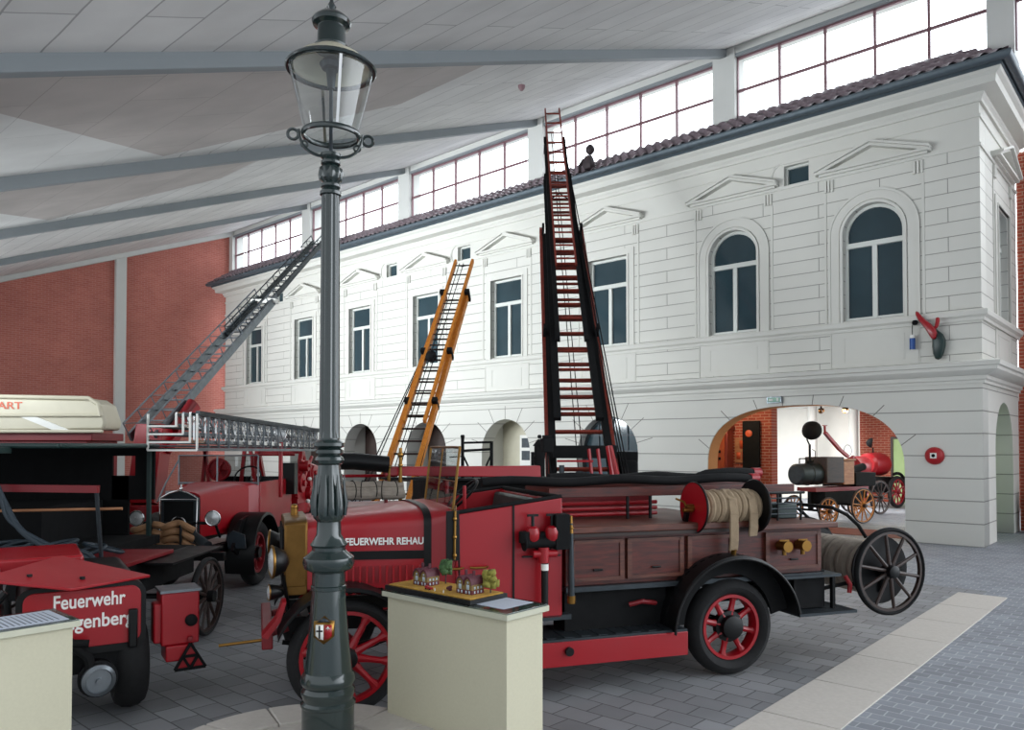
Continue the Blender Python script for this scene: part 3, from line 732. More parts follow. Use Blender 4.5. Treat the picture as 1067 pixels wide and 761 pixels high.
gl = MB(); gl.lathe([(.165, 4.015-B), (.262, 4.40-B)], n=36, cap=False); g_ = gl.build('lantern_glass', 'lens', lant)
for k in range(4):
    a = 2*PI*k/4+.45; e = V3((math.cos(a), math.sin(a), 0)); m = MB()
    m.bar(e*.168+V3((0, 0, 4.0-B)), e*.266+V3((0, 0, 4.41-B)), .018, .006, up=e); m.build('glazing_bar', 'chrome', lant)
m = MB(); m.torus((0, 0, 4.425-B), (0, 0, 1), .268, .022, 48, 8, rz=.014); m.lathe([(.25, 4.42-B), (.262, 4.44-B), (.262, 4.45-B), (.245, 4.455-B)], n=48, cap=False); m.build('upper_ring', 'lampgreen', lant)
m = MB(); m.lathe([(.25, 4.43-B), (.20, 4.50-B), (.125, 4.545-B), (.105, 4.56-B), (.105, 4.55-B), (.12, 4.535-B), (.195, 4.49-B), (.24, 4.43-B)], n=48, cap=False); m.build('reflector_dome', 'cream', lant)
m = MB(); m.lathe([(.106, 4.55-B), (.112, 4.57-B), (.09, 4.585-B), (.088, 4.70-B), (.118, 4.715-B), (.125, 4.735-B), (.118, 4.75-B), (.09, 4.775-B), (.05, 4.80-B), (.02, 4.815-B), (.03, 4.835-B), (.02, 4.855-B), (.012, 4.87-B), (.004, 4.95-B)], n=32); m.build('chimney', 'lampgreen', lant)
m = MB(); m.lathe([(.06, 4.43-B), (.075, 4.46-B), (.04, 4.50-B)], n=24); m.build('burner', 'dsteel', lant)
# city crest on the lower shaft
cd = V3((0, 0, 2.0))-V3((LX, LY, 2.0)); cd = V3((-LX*0-.02+.12, -LY, 0)).normalized()
cx_ = V3((cd.y*-1, cd.x, 0)).normalized(); 
if cx_.x < 0: cx_ = -cx_
co = cd*.128+V3((0, 0, .86-B))
def crest(mat, poly, d0, d1, name, par):
    m = MB(); m.prism(poly, lambda p, k: co+cx_*p[0]+V3((0, 0, p[1]))+cd*(d1 if k else d0)); return m.build(name, mat, par, smooth=None)
sh = lambda s: [(-.062*s, .055*s), (-.03*s, .06*s), (0, .088*s), (.03*s, .06*s), (.062*s, .055*s), (.06*s, -.04*s), (.035*s, -.06*s), (0, -.085*s), (-.035*s, -.06*s), (-.06*s, -.04*s)]
cr0 = crest('cyl_brass', sh(1.), -.03, .006, 'city_crest', lp); cr0['label'] = 'small enamel city crest with black cross and red half'
crest('dsteel', [(-.045, .052), (0, .08), (.045, .052)], .006, .008, 'crest_crown', cr0)
crest('white', [(-.05, .035), (-.002, .035), (-.002, -.058), (-.03, -.05), (-.05, -.032)], .006, .009, 'crest_field', cr0)
crest('red', [(.002, .035), (.05, .035), (.05, -.032), (.03, -.05), (.002, -.058)], .006, .009, 'crest_field', cr0)
crest('black', [(-.031, .03), (-.021, .03), (-.021, .002), (-.006, .002), (-.006, -.008), (-.021, -.008), (-.021, -.05), (-.031, -.048), (-.031, -.008), (-.046, -.008), (-.046, .002), (-.031, .002)], .009, .011, 'crest_cross', cr0)
crest('white', [(.012, .01), (.026, .026), (.04, .01), (.030, .012), (.026, .0), (.022, .012)], .009, .011, 'crest_figure', cr0)

# ================================================================== display pedestals
def pedestal(x, y, ang, Lx, Ly, label, name='display_pedestal'):
    """near right corner of the top at x,y; local +x runs left along the wall direction"""
    t = thing(name, label, 'display pedestal', (x, y, 0), ang)
    return t
# local x along DU (to the left, away), local y along -DV (away to the right)
PA = math.atan2(DU.y, DU.x)
def ped(x, y, lx, ly0, ly1, label):
    t = thing('display_pedestal', label, 'display pedestal', (x, y, 0), PA)
    m = MB(); m.box(.03, lx-.03, -ly1+.03, ly0-.03, 0, .955); m.build('body', 'pedestal', t, bevel=.003)
    m = MB(); m.box(0, lx, -ly1, ly0, .955, .99); m.build('table_top', 'pedtop', t, bevel=.003)
    m = MB(); m.box(.004, lx-.004, -ly1+.004, ly0-.004, .991, 1.0); m.build('glass_sheet', 'tglass', t, bevel=.001)
    return t
pA = ped(-.03, 4.59, 1.18, 0, .40, 'pale green-grey display pedestal carrying the model houses, in front of the long red fire engine')
def PL(x, y, z=0): # point of the centre pedestal frame
    return V3((-.03, 4.59, 0))+DU*x+(-DV)*y*1.0+V3((0, 0, z))
m = MB(); m.box(.10, .34, -.36, -.08, 1.0005, 1.0025); s_ = m.build('label_sheet', 'paper', mw=basis((-.03, 4.59, 0), DU, DV)); tag(s_, 'pale printed sheet lying on the glass beside the model houses', 'sheet')
pB = ped(-2.5, 4.47, .44, .75, 0, 'pale green-grey display pedestal at the lower left corner, holding an information sheet')
m = MB(); m.box(.03, .38, .05, .50, 1.0005, 1.003); s_ = m.build('information_sheet', 'paper', mw=basis((-2.5, 4.47, 0), DU, DV)); tag(s_, 'printed information sheet lying on the left display pedestal', 'sheet')
m = MB()
for k in range(14): m.box(.06, .35, .09+k*.028, .096+k*.028, .0030, .0034)
o = m.build('text_line', 'dsteel', s_, smooth=None); 
for v in o.data.vertices: v.co.z += 1.0

# model diorama: board, two half-timbered houses, trees, small figures
PM = basis((-.03, 4.59, 1.0), DU, DV)     # local x left-away, y toward the camera (negative = away)
m = MB(); m.box(.33, 1.17, -.37, -.02, .001, .03); board = m.build('diorama_board', 'black', mw=PM, bevel=.002)
tag(board, 'black base board with yellow ground of the miniature fire station scene', 'model')
m = MB(); m.box(.35, 1.15, -.35, -.04, .03, .037); m.build('model_ground', 'grass', board)
def house(x, y, label):
    t = thing('model_house', label, 'model house', mw=PM @ Matrix.Translation((x, y, .037)), group=None)
    w, d, h = .072, .056, .062
    m = MB(); m.box(-w, w, -d, d, 0, .028); m.build('lower_wall', 'modelred', t)
    m = MB(); m.box(-w, w, -d, d, .028, h); m.build('upper_wall', 'modelwall', t)
    for c in (-.036, .036):
        m = MB(); m.prism([(-.031, h), (.031, h), (.028, h+.025), (.014, h+.040), (0, h+.045), (-.014, h+.040), (-.028, h+.025)], lambda p, k, c=c: (c+p[0], -d if k == 0 else d, p[1])); m.build('gable', 'modelwall', t)
        m = MB(); m.tube([(c+p[0], -d-.004, p[1]) for p in [(-.036, h-.004), (-.031, h+.025), (-.015, h+.044), (0, h+.052), (.015, h+.044), (.031, h+.025), (.036, h-.004)]], .004, 5)
        m.tube([(c+p[0], d+.004, p[1]) for p in [(-.036, h-.004), (-.031, h+.025), (-.015, h+.044), (0, h+.052), (.015, h+.044), (.031, h+.025), (.036, h-.004)]], .004, 5)
        secs = [[(c+p[0], yy, p[1]) for p in [(-.036, h-.004), (-.031, h+.027), (-.015, h+.046), (0, h+.054), (.015, h+.046), (.031, h+.027), (.036, h-.004), (.03, h+.02), (0, h+.042), (-.03, h+.02)]] for yy in (-d-.006, d+.006)]
        m.loft(secs); m.build('roof', 'modelroof', t)
        m = MB(); m.box(c-.012, c+.012, d, d+.002, .03, .062); m.box(c-.006, c+.006, d, d+.002, .070, .082); m.build('window', 'model_glass', t, smooth=None)
        m = MB(); m.box(c-.004, c+.004, -.01, .01, h+.05, h+.085); m.build('chimney', 'modelroof', t)
    m = MB()
    for yy in (-.03, 0, .03): m.box(-w-.002, -w, yy-.006, yy+.006, .034, .050); m.box(-w-.002, -w, yy-.005, yy+.005, .006, .022)
    m.build('side_window', 'model_glass', t, smooth=None)
    m = MB()
    for xx in (-.05, -.02, .02, .05): m.box(xx-.007, xx+.007, d, d+.002, .004, .023)
    m.build('gate', 'model_glass', t, smooth=None)
    return t
house(.94, -.20, 'left miniature half-timbered house with maroon curved gables on the model board')
house(.50, -.19, 'right miniature half-timbered house with maroon curved gables, beside the yellow-green model tree')
def mtree(x, y, s, mat, label, h=.05):
    t = thing('model_tree', label, 'model tree', mw=PM @ Matrix.Translation((x, y, .037)))
    m = MB(); m.cyl((0, 0, 0), (0, 0, h+.02), .005, .003, n=6); m.build('trunk', 'dwood', t)
    m = MB()
    for k in range(26):
        a = random.uniform(0, 2*PI); r = random.uniform(.2, 1)*s*.62; z = random.uniform(-.55, .55)*s
        m.ball((r*math.cos(a), r*math.sin(a), h+s*.8+z), s*random.uniform(.30, .42), n=7, rough=.3)
    m.build('crown', mat, t, smooth=None)
mtree(.39, -.27, .072, 'leafy', 'yellow-green ball-shaped model tree at the right end of the model board', .035)
mtree(.86, -.31, .075, 'leaf', 'dark green model tree behind the left miniature house', .05)
# miniature engine and figures between the houses
t = thing('model_fire_engine', 'tiny red fire engine parked between the two miniature houses', 'model vehicle', mw=PM @ Matrix.Translation((.78, -.08, .037)))
m = MB(); m.box(-.03, .03, -.01, .01, .006, .018); m.box(.01, .03, -.009, .009, .018, .026); m.build('body', 'red', t)
for sx in (-.02, .02):
    for sy in (-.011, .011): m = MB(); m.cyl((sx, sy-.002, .006), (sx, sy+.002, .006), .006, n=10); m.build('wheel', 'black', t)
labs = ['miniature person in white on the model board beside the tiny red engine', 'miniature person in pale clothes on the model board in front of the right house']
for k, (x, y) in enumerate([(.71, -.07), (.62, -.065)]):
    m = MB(); m.lathe([(.003, 0), (.004, .008), (.0045, .013), (.002, .016)], (x, y, .037), n=8); m.ball((x, y, .0385+.018), .0028, n=6); tag(m.build('miniature_person', 'white', mw=PM), labs[k], 'model figure')
m = MB(); 
for k in range(8): m.ball((.655+random.uniform(-.012, .012), -.15+random.uniform(-.012, .012), .05+random.uniform(-.006, .01)), .012, n=6, rough=.3)
tag(m.build('model_bush', 'modelroof', mw=PM, smooth=None), 'dark red-brown model bush between the two miniature houses', 'model bush')
# ================================================================== shared vehicle pieces
def wheel(par, c, R=.43, w=.075, spokes=10, rr=.30, mat='red', tyre='rubber', hub='black', style='art', axis='y', hubr=.075, hubout=.10, side=-1, steer=0., name='wheel'):
    """artillery wheel: rim is the part, tyre, hub and spokes its sub-parts; returned part sits at c, axis along local y"""
    c = V3(c); e = {'y': V3((0, 1, 0)), 'x': V3((1, 0, 0))}[axis]
    if steer: e = Matrix.Rotation(steer, 3, 'Z') @ e
    a = V3((0, 0, 1)).cross(e).normalized(); b = e.cross(a)
    m = MB(); m.lathe([(rr, -w*.7), (rr+.028, -w*.7), (rr+.028, w*.7), (rr, w*.7), (rr, -w*.7)], c, e, n=40, cap=False)
    if style == 'art': m.torus(c, e, rr+.004, .010, 40, 6, rz=w*.7)
    root = m.build(name, mat, par)
    ri = rr+.02; tw = (R-ri)/2
    m = MB(); m.torus(c, e, (R+ri)/2, tw, 48, 12, rz=w*1.15); 
    if style == 'art':
        for s in (-1, 1): m.torus(c+e*(w*.75*s), e, R-tw*.75, .008, 40, 4)
    m.build('tyre', tyre, root)
    m = MB(); m.lathe([(hubr*.8, -hubout), (hubr, -hubout*.9), (hubr, -w*.4), (hubr*1.35, -w*.35), (hubr*1.35, w*.35), (hubr, w*.4), (hubr, hubout*.8)], c, e, n=24)
    m.build('hub', hub, root)
    for k in range(spokes):
        t = 2*PI*(k+.3)/spokes; d = a*math.cos(t)+b*math.sin(t); p0 = c+d*hubr; p1 = c+d*(rr+.01)
        m = MB()
        if style == 'art': m.tube([p0, p0+(p1-p0)*.35, p0+(p1-p0)*.75, p1], [.038, .026, .024, .045], 8)
        else: m.tube([p0, p1], [.020, .015], 8)
        m.build('spoke', mat, root)
    return root
def fender(par, c, R, a0, a1, y0, y1, mat='black', th=.012, tail=None, n=20, name='mudguard', flare=0.):
    m = MB(); o = []; 
    pts = [(c[0]+R*math.cos(math.radians(a0+(a1-a0)*i/n)), c[1]+R*math.sin(math.radians(a0+(a1-a0)*i/n))) for i in range(n+1)]
    if tail: pts += tail
    secs = []
    for x, z in pts: secs.append([(x, y0-flare, z-.03), (x, y0, z), (x, y1, z), (x, y1, z-th), (x, y0+.01, z-th), (x, y0-flare+.008, z-.035)])
    m.loft(secs); return m.build(name, mat, par)
def lampunit(par, c, d, r, name='headlamp', mat='black', depth=.12, rim='cyl_brass'):
    c = V3(c); d = V3(d).normalized()
    m = MB(); m.lathe([(r*.25, -depth), (r*.7, -depth*.75), (r*.98, -depth*.2), (r, 0)], c, d, n=24); h = m.build(name, mat, par)
    m = MB(); m.torus(c, d, r, r*.09, 28, 8); m.build('lamp_rim', rim, h)
    m = MB(); m.lathe([(r*.93, 0), (r*.6, r*.16), (.001, r*.24)], c, d, n=24, cap=False); m.build('lamp_lens', 'lensf', h)
    return h

# ================================================================== long red fire engine (front left, rear right)
TA = math.radians(18.3)
tk = thing('fire_engine', 'long red vintage fire engine with white lettering, open cab and wooden lockers, in the foreground', 'fire engine', (-1.21, 5.68, 0), TA)
W = 1.55
m = MB()
for y in (.40, 1.10): m.box(-.42, 4.35, y, y+.06, .56, .68)
for x in (-.3, .9, 2.0, 2.9, 4.2): m.box(x, x+.06, .46, 1.10, .58, .66)
m.build('chassis', 'black', tk)
for (x, y, R) in ((0, .08, .43), (0, W-.08, .43)): wheel(tk, (x, y, R), R, .055, 10, .315)
for (x, y, R) in ((3.30, .08, .42), (3.30, W-.08, .42)): wheel(tk, (x, y, R), R, .085, 8, .255, hubr=.10)
m = MB(); m.cyl((0, .1, .43), (0, W-.1, .43), .03); m.cyl((3.3, .1, .42), (3.3, W-.1, .42), .045); m.ball((3.3, W/2, .42), .13, n=16); m.build('axle', 'black', tk)
m = MB()
for x0 in (0, 3.3):
    for y in (.30, 1.25):
        for k in range(4): m.tube([(x0-.45+.06*k, y, .52-.02*k), (x0, y, .40+.0-.022*k+.04), (x0+.45-.06*k, y, .52-.02*k)], .018, 6)
m.build('leaf_spring', 'black', tk)
fender(tk, (0, .43), .53, 158, 20, -.04, .28, tail=[(.62, .50), (.75, .45)]); fender(tk, (0, .43), .53, 158, 20, W-.28, W+.04, tail=[(.62, .50), (.75, .45)])
# wide black rear mudguard
fender(tk, (3.28, .44), .62, 178, 8, -.12, .34, flare=.02); fender(tk, (3.28, .44), .62, 178, 8, W-.34, W+.10)
m = MB(); m.prism([(3.28+.62*math.cos(math.radians(a)), .44+.62*math.sin(math.radians(a))) for a in range(178, 4, -8)]+[(3.28+.445*math.cos(math.radians(a)), .44+.445*math.sin(math.radians(a))) for a in range(8, 182, 8)], lambda p, k: (p[0], .055 if k else .03, p[1])); m.build('mudguard_skirt', 'dblack', tk)
m = MB(); m.tube([(3.28+.625*math.cos(math.radians(a)), -.135, .415+.62*math.sin(math.radians(a))) for a in range(178, 6, -6)], .012, 6); m.build('mudguard_bead', 'black', tk)
# radiator and front lamps
def barrel(x, y0, y1, z0, zt, n=14, dome=.16):
    """bonnet cross-section: straight sides, domed top"""
    pts = [(x, y0, z0), (x, y0, zt-dome)]
    for i in range(1, n): t = PI*i/n; pts.append((x, (y0+y1)/2-(y1-y0)/2*math.copysign(abs(math.cos(t))**.55, math.cos(t)), zt-dome+dome*math.sin(t)**.7))
    return pts+[(x, y1, zt-dome), (x, y1, z0)]
m = MB(); m.loft([barrel(-.44, .33, 1.17, .86, 1.43, dome=.05), barrel(-.27, .32, 1.18, .86, 1.45, dome=.05)]); rad = m.build('radiator', 'brass', tk, bevel=.006)
m = MB(); m.box(-.452, -.438, .39, 1.11, .92, 1.36); m.build('radiator_core', 'dblack', rad)
m = MB(); m.cyl((-.35, .75, 1.43), (-.35, .75, 1.49), .03); m.ball((-.35, .75, 1.50), .03); m.build('radiator_cap', 'cyl_brass', rad)
m = MB(); m.box(-.43, -.28, .308, .335, .93, 1.40); m.build('brass_side_panel', 'brass', rad, bevel=.004)
lampunit(tk, (-.53, .22, 1.14), (-1, -.15, 0), .115); lampunit(tk, (-.53, W-.22, 1.14), (-1, .1, 0), .115)
lampunit(tk, (-.55, .30, .90), (-1, -.15, 0), .06, 'side_lamp')
m = MB(); m.tube([(-.45, .22, 1.03), (-.42, .30, .85), (-.38, .42, .64)], .014); m.tube([(-.45, W-.22, 1.03), (-.42, W-.3, .85), (-.38, W-.42, .64)], .014); m.build('lamp_bracket', 'black', tk)
m = MB(); m.box(-.60, -.52, .18, W-.18, .50, .62); m.bar((-.56, .42, .56), (-.40, .42, .6), .05, .05); m.bar((-.56, 1.12, .56), (-.40, 1.12, .6), .05, .05); m.build('bumper', 'dred', tk, bevel=.01)
m = MB(); m.loft([[(-.62+.0, .12+s*.0, .70), (-.62, .30, .70), (-.50, .30, .74), (-.50, .12, .74)], [(-.40, .10, .92), (-.40, .30, .92), (-.36, .30, .94), (-.36, .10, .94)]] if False else [[(-.60, .08, .62), (-.60, .26, .62), (-.56, .26, .60), (-.56, .08, .60)], [(-.50, .08, .74), (-.50, .26, .74), (-.47, .26, .72), (-.47, .08, .72)], [(-.46, .08, .86), (-.46, .26, .86), (-.43, .26, .86), (-.43, .08, .86)]]); m.build('red_side_plate', 'red', tk)
m = MB(); m.cyl((-.9, .3, .53), (-.55, .3, .55), .012); m.build('starting_crank', 'cyl_brass', tk)
# bonnet
m = MB(); m.loft([barrel(-.27, .33, 1.17, .90, 1.425, dome=.10), barrel(.15, .26, 1.25, .90, 1.47, dome=.12), barrel(.64, .16, 1.36, .90, 1.52, dome=.15)]); bon = m.build('bonnet', 'red', tk, smooth=50)
def bside(x, z, o=0.): return (x, .33+(x+.27)*(-.17/.91)-.004-o, z)
m = MB(); m.hexa([bside(-.25, 1.12), bside(.63, 1.12), (.63, .2, 1.12), (-.25, .36, 1.12), bside(-.25, 1.185), bside(.63, 1.185), (.63, .2, 1.185), (-.25, .36, 1.185)]); m.build('black_moulding', 'black', bon)
m = MB()
for k in range(16):
    x = -.18+k*.05; m.bar(bside(x, .94, .004), bside(x, 1.07, .004), .014, .016, up=(0, -1, 0))
m.build('louvre', 'red', bon)
m = MB(); sec = barrel(.60, .155, 1.365, .90, 1.526, dome=.15); sec2 = barrel(.66, .15, 1.37, .90, 1.53, dome=.15); m.loft([sec, sec2], cap=False)
m.build('bonnet_strap', 'black', bon)
bd = V3((.91, -.17, 0)).normalized()
text('lettering', 'FEUERWEHR REHAU', .075, 'lett', basis(bside(.01, 1.235, .002), bd, (0, 0, 1)), bon, width=.60, bold=.0022, ext=.0015)
# scuttle and cab
m = MB(); m.loft([barrel(.66, .15, 1.37, .62, 1.52, dome=.15), barrel(.82, .04, 1.48, .62, 1.52, dome=.08)]); m.build('scuttle', 'red', tk, smooth=50)
def cabtop(x): return 1.47+.11*(x-.83)/.86
m = MB()
for (y0, y1) in ((.0, .04), (W-.04, W)):
    m.hexa([(.82, y0, .62), (1.70, y0, .62), (1.70, y1, .62), (.82, y1, .62), (.82, y0, cabtop(.82)), (1.70, y0, cabtop(1.7)), (1.70, y1, cabtop(1.7)), (.82, y1, cabtop(.82))])
m.hexa([(1.66, .04, .62), (1.70, .04, .62), (1.70, W-.04, .62), (1.66, W-.04, .62), (1.66, .04, 1.56), (1.70, .04, 1.56), (1.70, W-.04, 1.56), (1.66, W-.04, 1.56)])
m.box(.70, 1.7, .04, W-.04, .60, .64); cab = m.build('cab_side', 'red', tk, bevel=.006)
m = MB(); m.bar((1.285, -.004, .66), (1.285, -.004, 1.53), .014, .014); m.tube([(.85, -.002, .70), (.84, -.002, 1.44)], .007, 5); m.build('door_edge', 'black', cab)
m = MB()
for p, q in (((.82, .02, 1.48), (1.70, .02, 1.59)), ((.82, W-.02, 1.48), (1.70, W-.02, 1.59)), ((1.69, .02, 1.585), (1.69, W-.02, 1.585))): m.tube([p, q], .02, 8)
m.build('padded_coaming', 'dblack', cab)
m = MB(); m.box(1.20, 1.62, .06, W-.06, 1.0, 1.12); m.build('seat', 'green', tk, bevel=.03)
m = MB(); m.hexa([(1.50, .06, 1.10), (1.64, .06, 1.10), (1.64, W-.06, 1.10), (1.50, W-.06, 1.10), (1.58, .06, 1.55), (1.66, .06, 1.55), (1.66, W-.06, 1.55), (1.58, W-.06, 1.55)]); m.build('seat_back', 'green', tk, bevel=.02)
m = MB(); m.torus((1.14, 1.05, 1.55), (-.7, 0, .7), .19, .014, 30, 8); m.cyl((1.14, 1.05, 1.55), (.86, 1.05, 1.25), .015)
for k in range(4): a = k*PI/2; d = V3((.7*math.cos(a), math.sin(a), .7*math.cos(a))).normalized(); m.cyl((1.14, 1.05, 1.55), V3((1.14, 1.05, 1.55))+d*.185, .009, n=6)
m.build('steering_wheel', 'black', tk)
m = MB(); m.cyl((1.05, .62, 1.2), (1.05, .62, 1.66), .016); m.build('red_lever', 'red', tk)
# windscreen: brass frame with bars, pane
def WP(y, z): return (.82+.055*(z-1.50)/.49, y, z)
ws = MB()
for p, q in ((WP(.10, 1.50), WP(.10, 1.99)), (WP(1.16, 1.50), WP(1.16, 1.99)), (WP(.10, 1.50), WP(1.16, 1.50)), (WP(.10, 1.99), WP(1.16, 1.99))): ws.cyl(p, q, .011, n=8)
fr = ws.build('windscreen_frame', 'brass', tk)
m = MB(); m.cyl(WP(.68, 1.50), WP(.68, 1.99), .006, n=6); m.cyl(WP(.10, 1.72), WP(1.16, 1.72), .005, n=6); m.build('glazing_bar', 'brass', fr)
m = MB(); m.quad(WP(.10, 1.5), WP(1.16, 1.5), WP(1.16, 1.99), WP(.1, 1.99)); m.build('windscreen_pane', 'wglass', fr, smooth=None)
m = MB(); m.bar((.79, -.01, 1.12), (.79, -.01, 1.50), .10, .02); m.build('hinge_plate', 'black', fr)
m = MB(); m.tube([(.80, -.03, 1.13), (.805, -.03, 1.50), (.83, .06, 1.53)], .010, 8); 
for z in (1.16, 1.30, 1.44): m.ball((.802, -.03, z), .018, n=8)
m.build('windscreen_stay', 'cyl_brass', fr)
for x in (.80, 1.0):
    m = MB(); m.tube([(x-.07, -.02, 1.06), (x-.04, -.05, 1.06), (x+.04, -.05, 1.06), (x+.07, -.02, 1.06)], .010, 8); m.build('door_handle', 'cyl_brass', cab)
# pump outlets
m = MB(); m.cyl((1.36, -.07, 1.24), (1.70, -.07, 1.24), .045); m.cyl((1.36, -.07, 1.24), (1.345, -.07, 1.24), .065); m.cyl((1.36, -.07, 1.24), (1.36, -.07, 1.33), .05); m.cyl((1.52, 0, 1.24), (1.52, -.08, 1.24), .08)
m.box(1.60, 1.72, -.12, -.02, 1.18, 1.46)
pump = m.build('pump_manifold', 'dblack', tk, bevel=.006)
for x in (1.42, 1.58):
    m = MB(); m.lathe([(.025, 1.24), (.05, 1.27), (.055, 1.32), (.045, 1.355), (.02, 1.37)], (x, -.08, 0), n=18); vv = m.build('valve', 'red', pump)
    m = MB(); m.cyl((x, -.08, 1.36), (x, -.08, 1.45), .014, n=8); m.bar((x-.045, -.08, 1.455), (x+.045, -.08, 1.455), .02, .018); m.build('valve_handle', 'black', vv)
m = MB(); m.cyl((1.51, -.08, 1.20), (1.51, -.08, 1.08), .045, .04); m.cyl((1.42, -.08, 1.15), (1.62, -.08, 1.15), .03); m.build('drain_valve', 'red', pump)
m = MB(); m.cyl((1.52, -.08, 1.09), (1.52, -.08, .74), .028); p_ = m.build('outlet_pipe', 'black', pump)
m = MB(); m.cyl((1.52, -.08, 1.07), (1.52, -.08, 1.02), .030); m.build('pale_band', 'white', p_)
m = MB(); m.bar((1.34, -.06, 1.13), (1.66, -.06, 1.13), .03, .012); m.build('valve_rod', 'black', pump)
m = MB(); m.cyl((1.76, -.05, .76), (1.755, -.05, 1.38), .028, .018); nz = m.build('branch_pipe', 'dsteel', tk)
m = MB(); m.cyl((1.755, -.05, 1.30), (1.755, -.05, 1.44), .022, .014); m.cyl((1.76, -.05, .74), (1.76, -.05, .80), .034); m.torus((1.755, -.05, 1.34), (0, 0, 1), .022, .006, 16, 6); m.build('brass_fitting', 'cyl_brass', nz)
# rear body with wooden lockers
m = MB(); m.box(1.78, 4.34, .12, W-.12, .84, 1.25); bd_ = m.build('locker_body', 'wood', tk, bevel=.004)
for x0, x1 in ((1.84, 2.27), (2.36, 2.84), (2.94, 3.34), (3.74, 4.28)):
    m = MB(); m.box(x0, x1, .095, .12, .90, 1.20); d_ = m.build('locker_door', 'wood', bd_, bevel=.006)
    m = MB(); m.cyl(((x0+x1)/2-.04, .08, .97), ((x0+x1)/2+.04, .08, .97), .009, n=8); m.build('locker_handle', 'black', d_)
    m = MB()
    for a, b2, c_, e_ in ((x0-.03, x0+.01, .88, 1.22), (x1-.01, x1+.03, .88, 1.22), (x0, x1, .88, .91), (x0, x1, 1.19, 1.22)): m.box(a, b2, .085, .12, c_, e_)
    m.build('door_trim', 'woodt', d_)
m = MB(); m.box(1.76, 3.50, .02, W-.02, 1.28, 1.34); m.build('bench_seat', 'woodt', tk, bevel=.01)
m = MB(); m.box(1.78, 3.5, .04, .12, 1.25, 1.285); m.build('bench_edge', 'dwood', tk)
m = MB(); m.box(3.50, 4.45, .02, W-.02, 1.25, 1.30); m.build('table_top', 'woodt', tk, bevel=.008)
m = MB(); m.box(1.76, 4.3, .06, .30, .80, .84); m.box(1.0, 1.78, .0, .1, .60, .64); m.build('foot_ledge', 'dsteel', tk)
# upper rail plank and its posts, red pipe rails behind
for y in (.50, 1.10):
    m = MB(); m.box(1.78, 4.35, y, y+.035, 1.545, 1.63); m.build('side_plank', 'wood', tk, bevel=.004)
    for x in (2.55, 2.78, 3.75, 4.2):
        m = MB(); m.cyl((x, y+.02, 1.33 if x < 3.5 else 1.29), (x, y+.02, 1.55), .016, n=8); m.build('rail_post', 'black', tk)
for z in (1.38, 1.43, 1.48):
    m = MB(); m.cyl((1.78, .62, z), (2.9, .62, z), .018, n=8); m.build('red_pipe', 'red', tk)
m = MB(); m.box(1.80, 2.95, .80, .86, 1.34, 1.56); m.build('back_panel', 'dred', tk)
for z in (1.36, 1.41, 1.46, 1.51):
    m = MB(); m.cyl((3.75, .30, z), (4.25, .30, z), .008, n=6); m.build('rail_wire', 'dsteel', tk)
m = MB()
for x in (3.74, 4.0, 4.26): m.cyl((x, .30, 1.29), (x, .30, 1.56), .010, n=6)
m.cyl((3.7, .30, 1.56), (4.3, .30, 1.56), .014, n=6); m.build('rear_rail', 'black', tk)
m = MB(); m.box(4.12, 4.34, .45, .75, 1.30, 1.44); m.build('green_box', 'green', tk, bevel=.01)
m = MB(); m.cyl((3.5, .7, 1.30), (3.5, .7, 1.5), .05); m.cyl((4.3, 1.2, 1.3), (4.3, 1.2, 1.45), .04); m.build('rail_support', 'black', tk)
# brass hose couplings on the rear locker
for x in (3.86, 4.06):
    m = MB(); m.cyl((x, .09, 1.10), (x, -.01, 1.10), .045, .038); m.cyl((x, -.01, 1.10), (x, -.03, 1.10), .05); m.cyl((x, .03, 1.10), (x, .03, 1.02), .02); m.bar((x-.05, .03, 1.15), (x+.05, .03, 1.15), .015, .015); m.build('brass_outlet', 'cyl_brass', tk)
# running board with red valance
m = MB(); m.box(.72, 2.80, -.08, .42, .445, .465); 
for k in range(12): m.box(.95+k*.15, 1.03+k*.15, -.05, .35, .465, .47)
rb = m.build('running_board', 'dsteel', tk)
m = MB(); m.box(1.0, 2.80, -.09, -.06, .25, .445); m.build('valance', 'red', tk, bevel=.004)
m = MB(); m.cyl((1.72, -.12, .37), (1.72, -.09, .37), .035); m.build('valance_cap', 'black', tk)
m = MB(); m.box(1.78, 2.72, .14, .40, .465, .80); m.build('under_locker', 'dblack', tk)
m = MB(); m.tube([(2.35, .1, .66), (2.45, .06, .69), (2.6, .1, .66)], .02, 8); m.build('red_nozzle', 'dred', tk)
m = MB(); m.box(3.85, 4.48, .02, .42, .80, .825); m.box(3.98, 4.62, -.02, .5, .465, .49); st = m.build('rear_step', 'dsteel', tk)
m = MB(); 
for x in (4.02, 4.45): m.box(x, x+.03, .1, .14, .48, .82); m.box(x, x+.03, .38, .42, .48, .82)
m.box(3.9, 4.4, .15, 1.4, .50, .84); m.build('rear_box', 'dblack', tk)
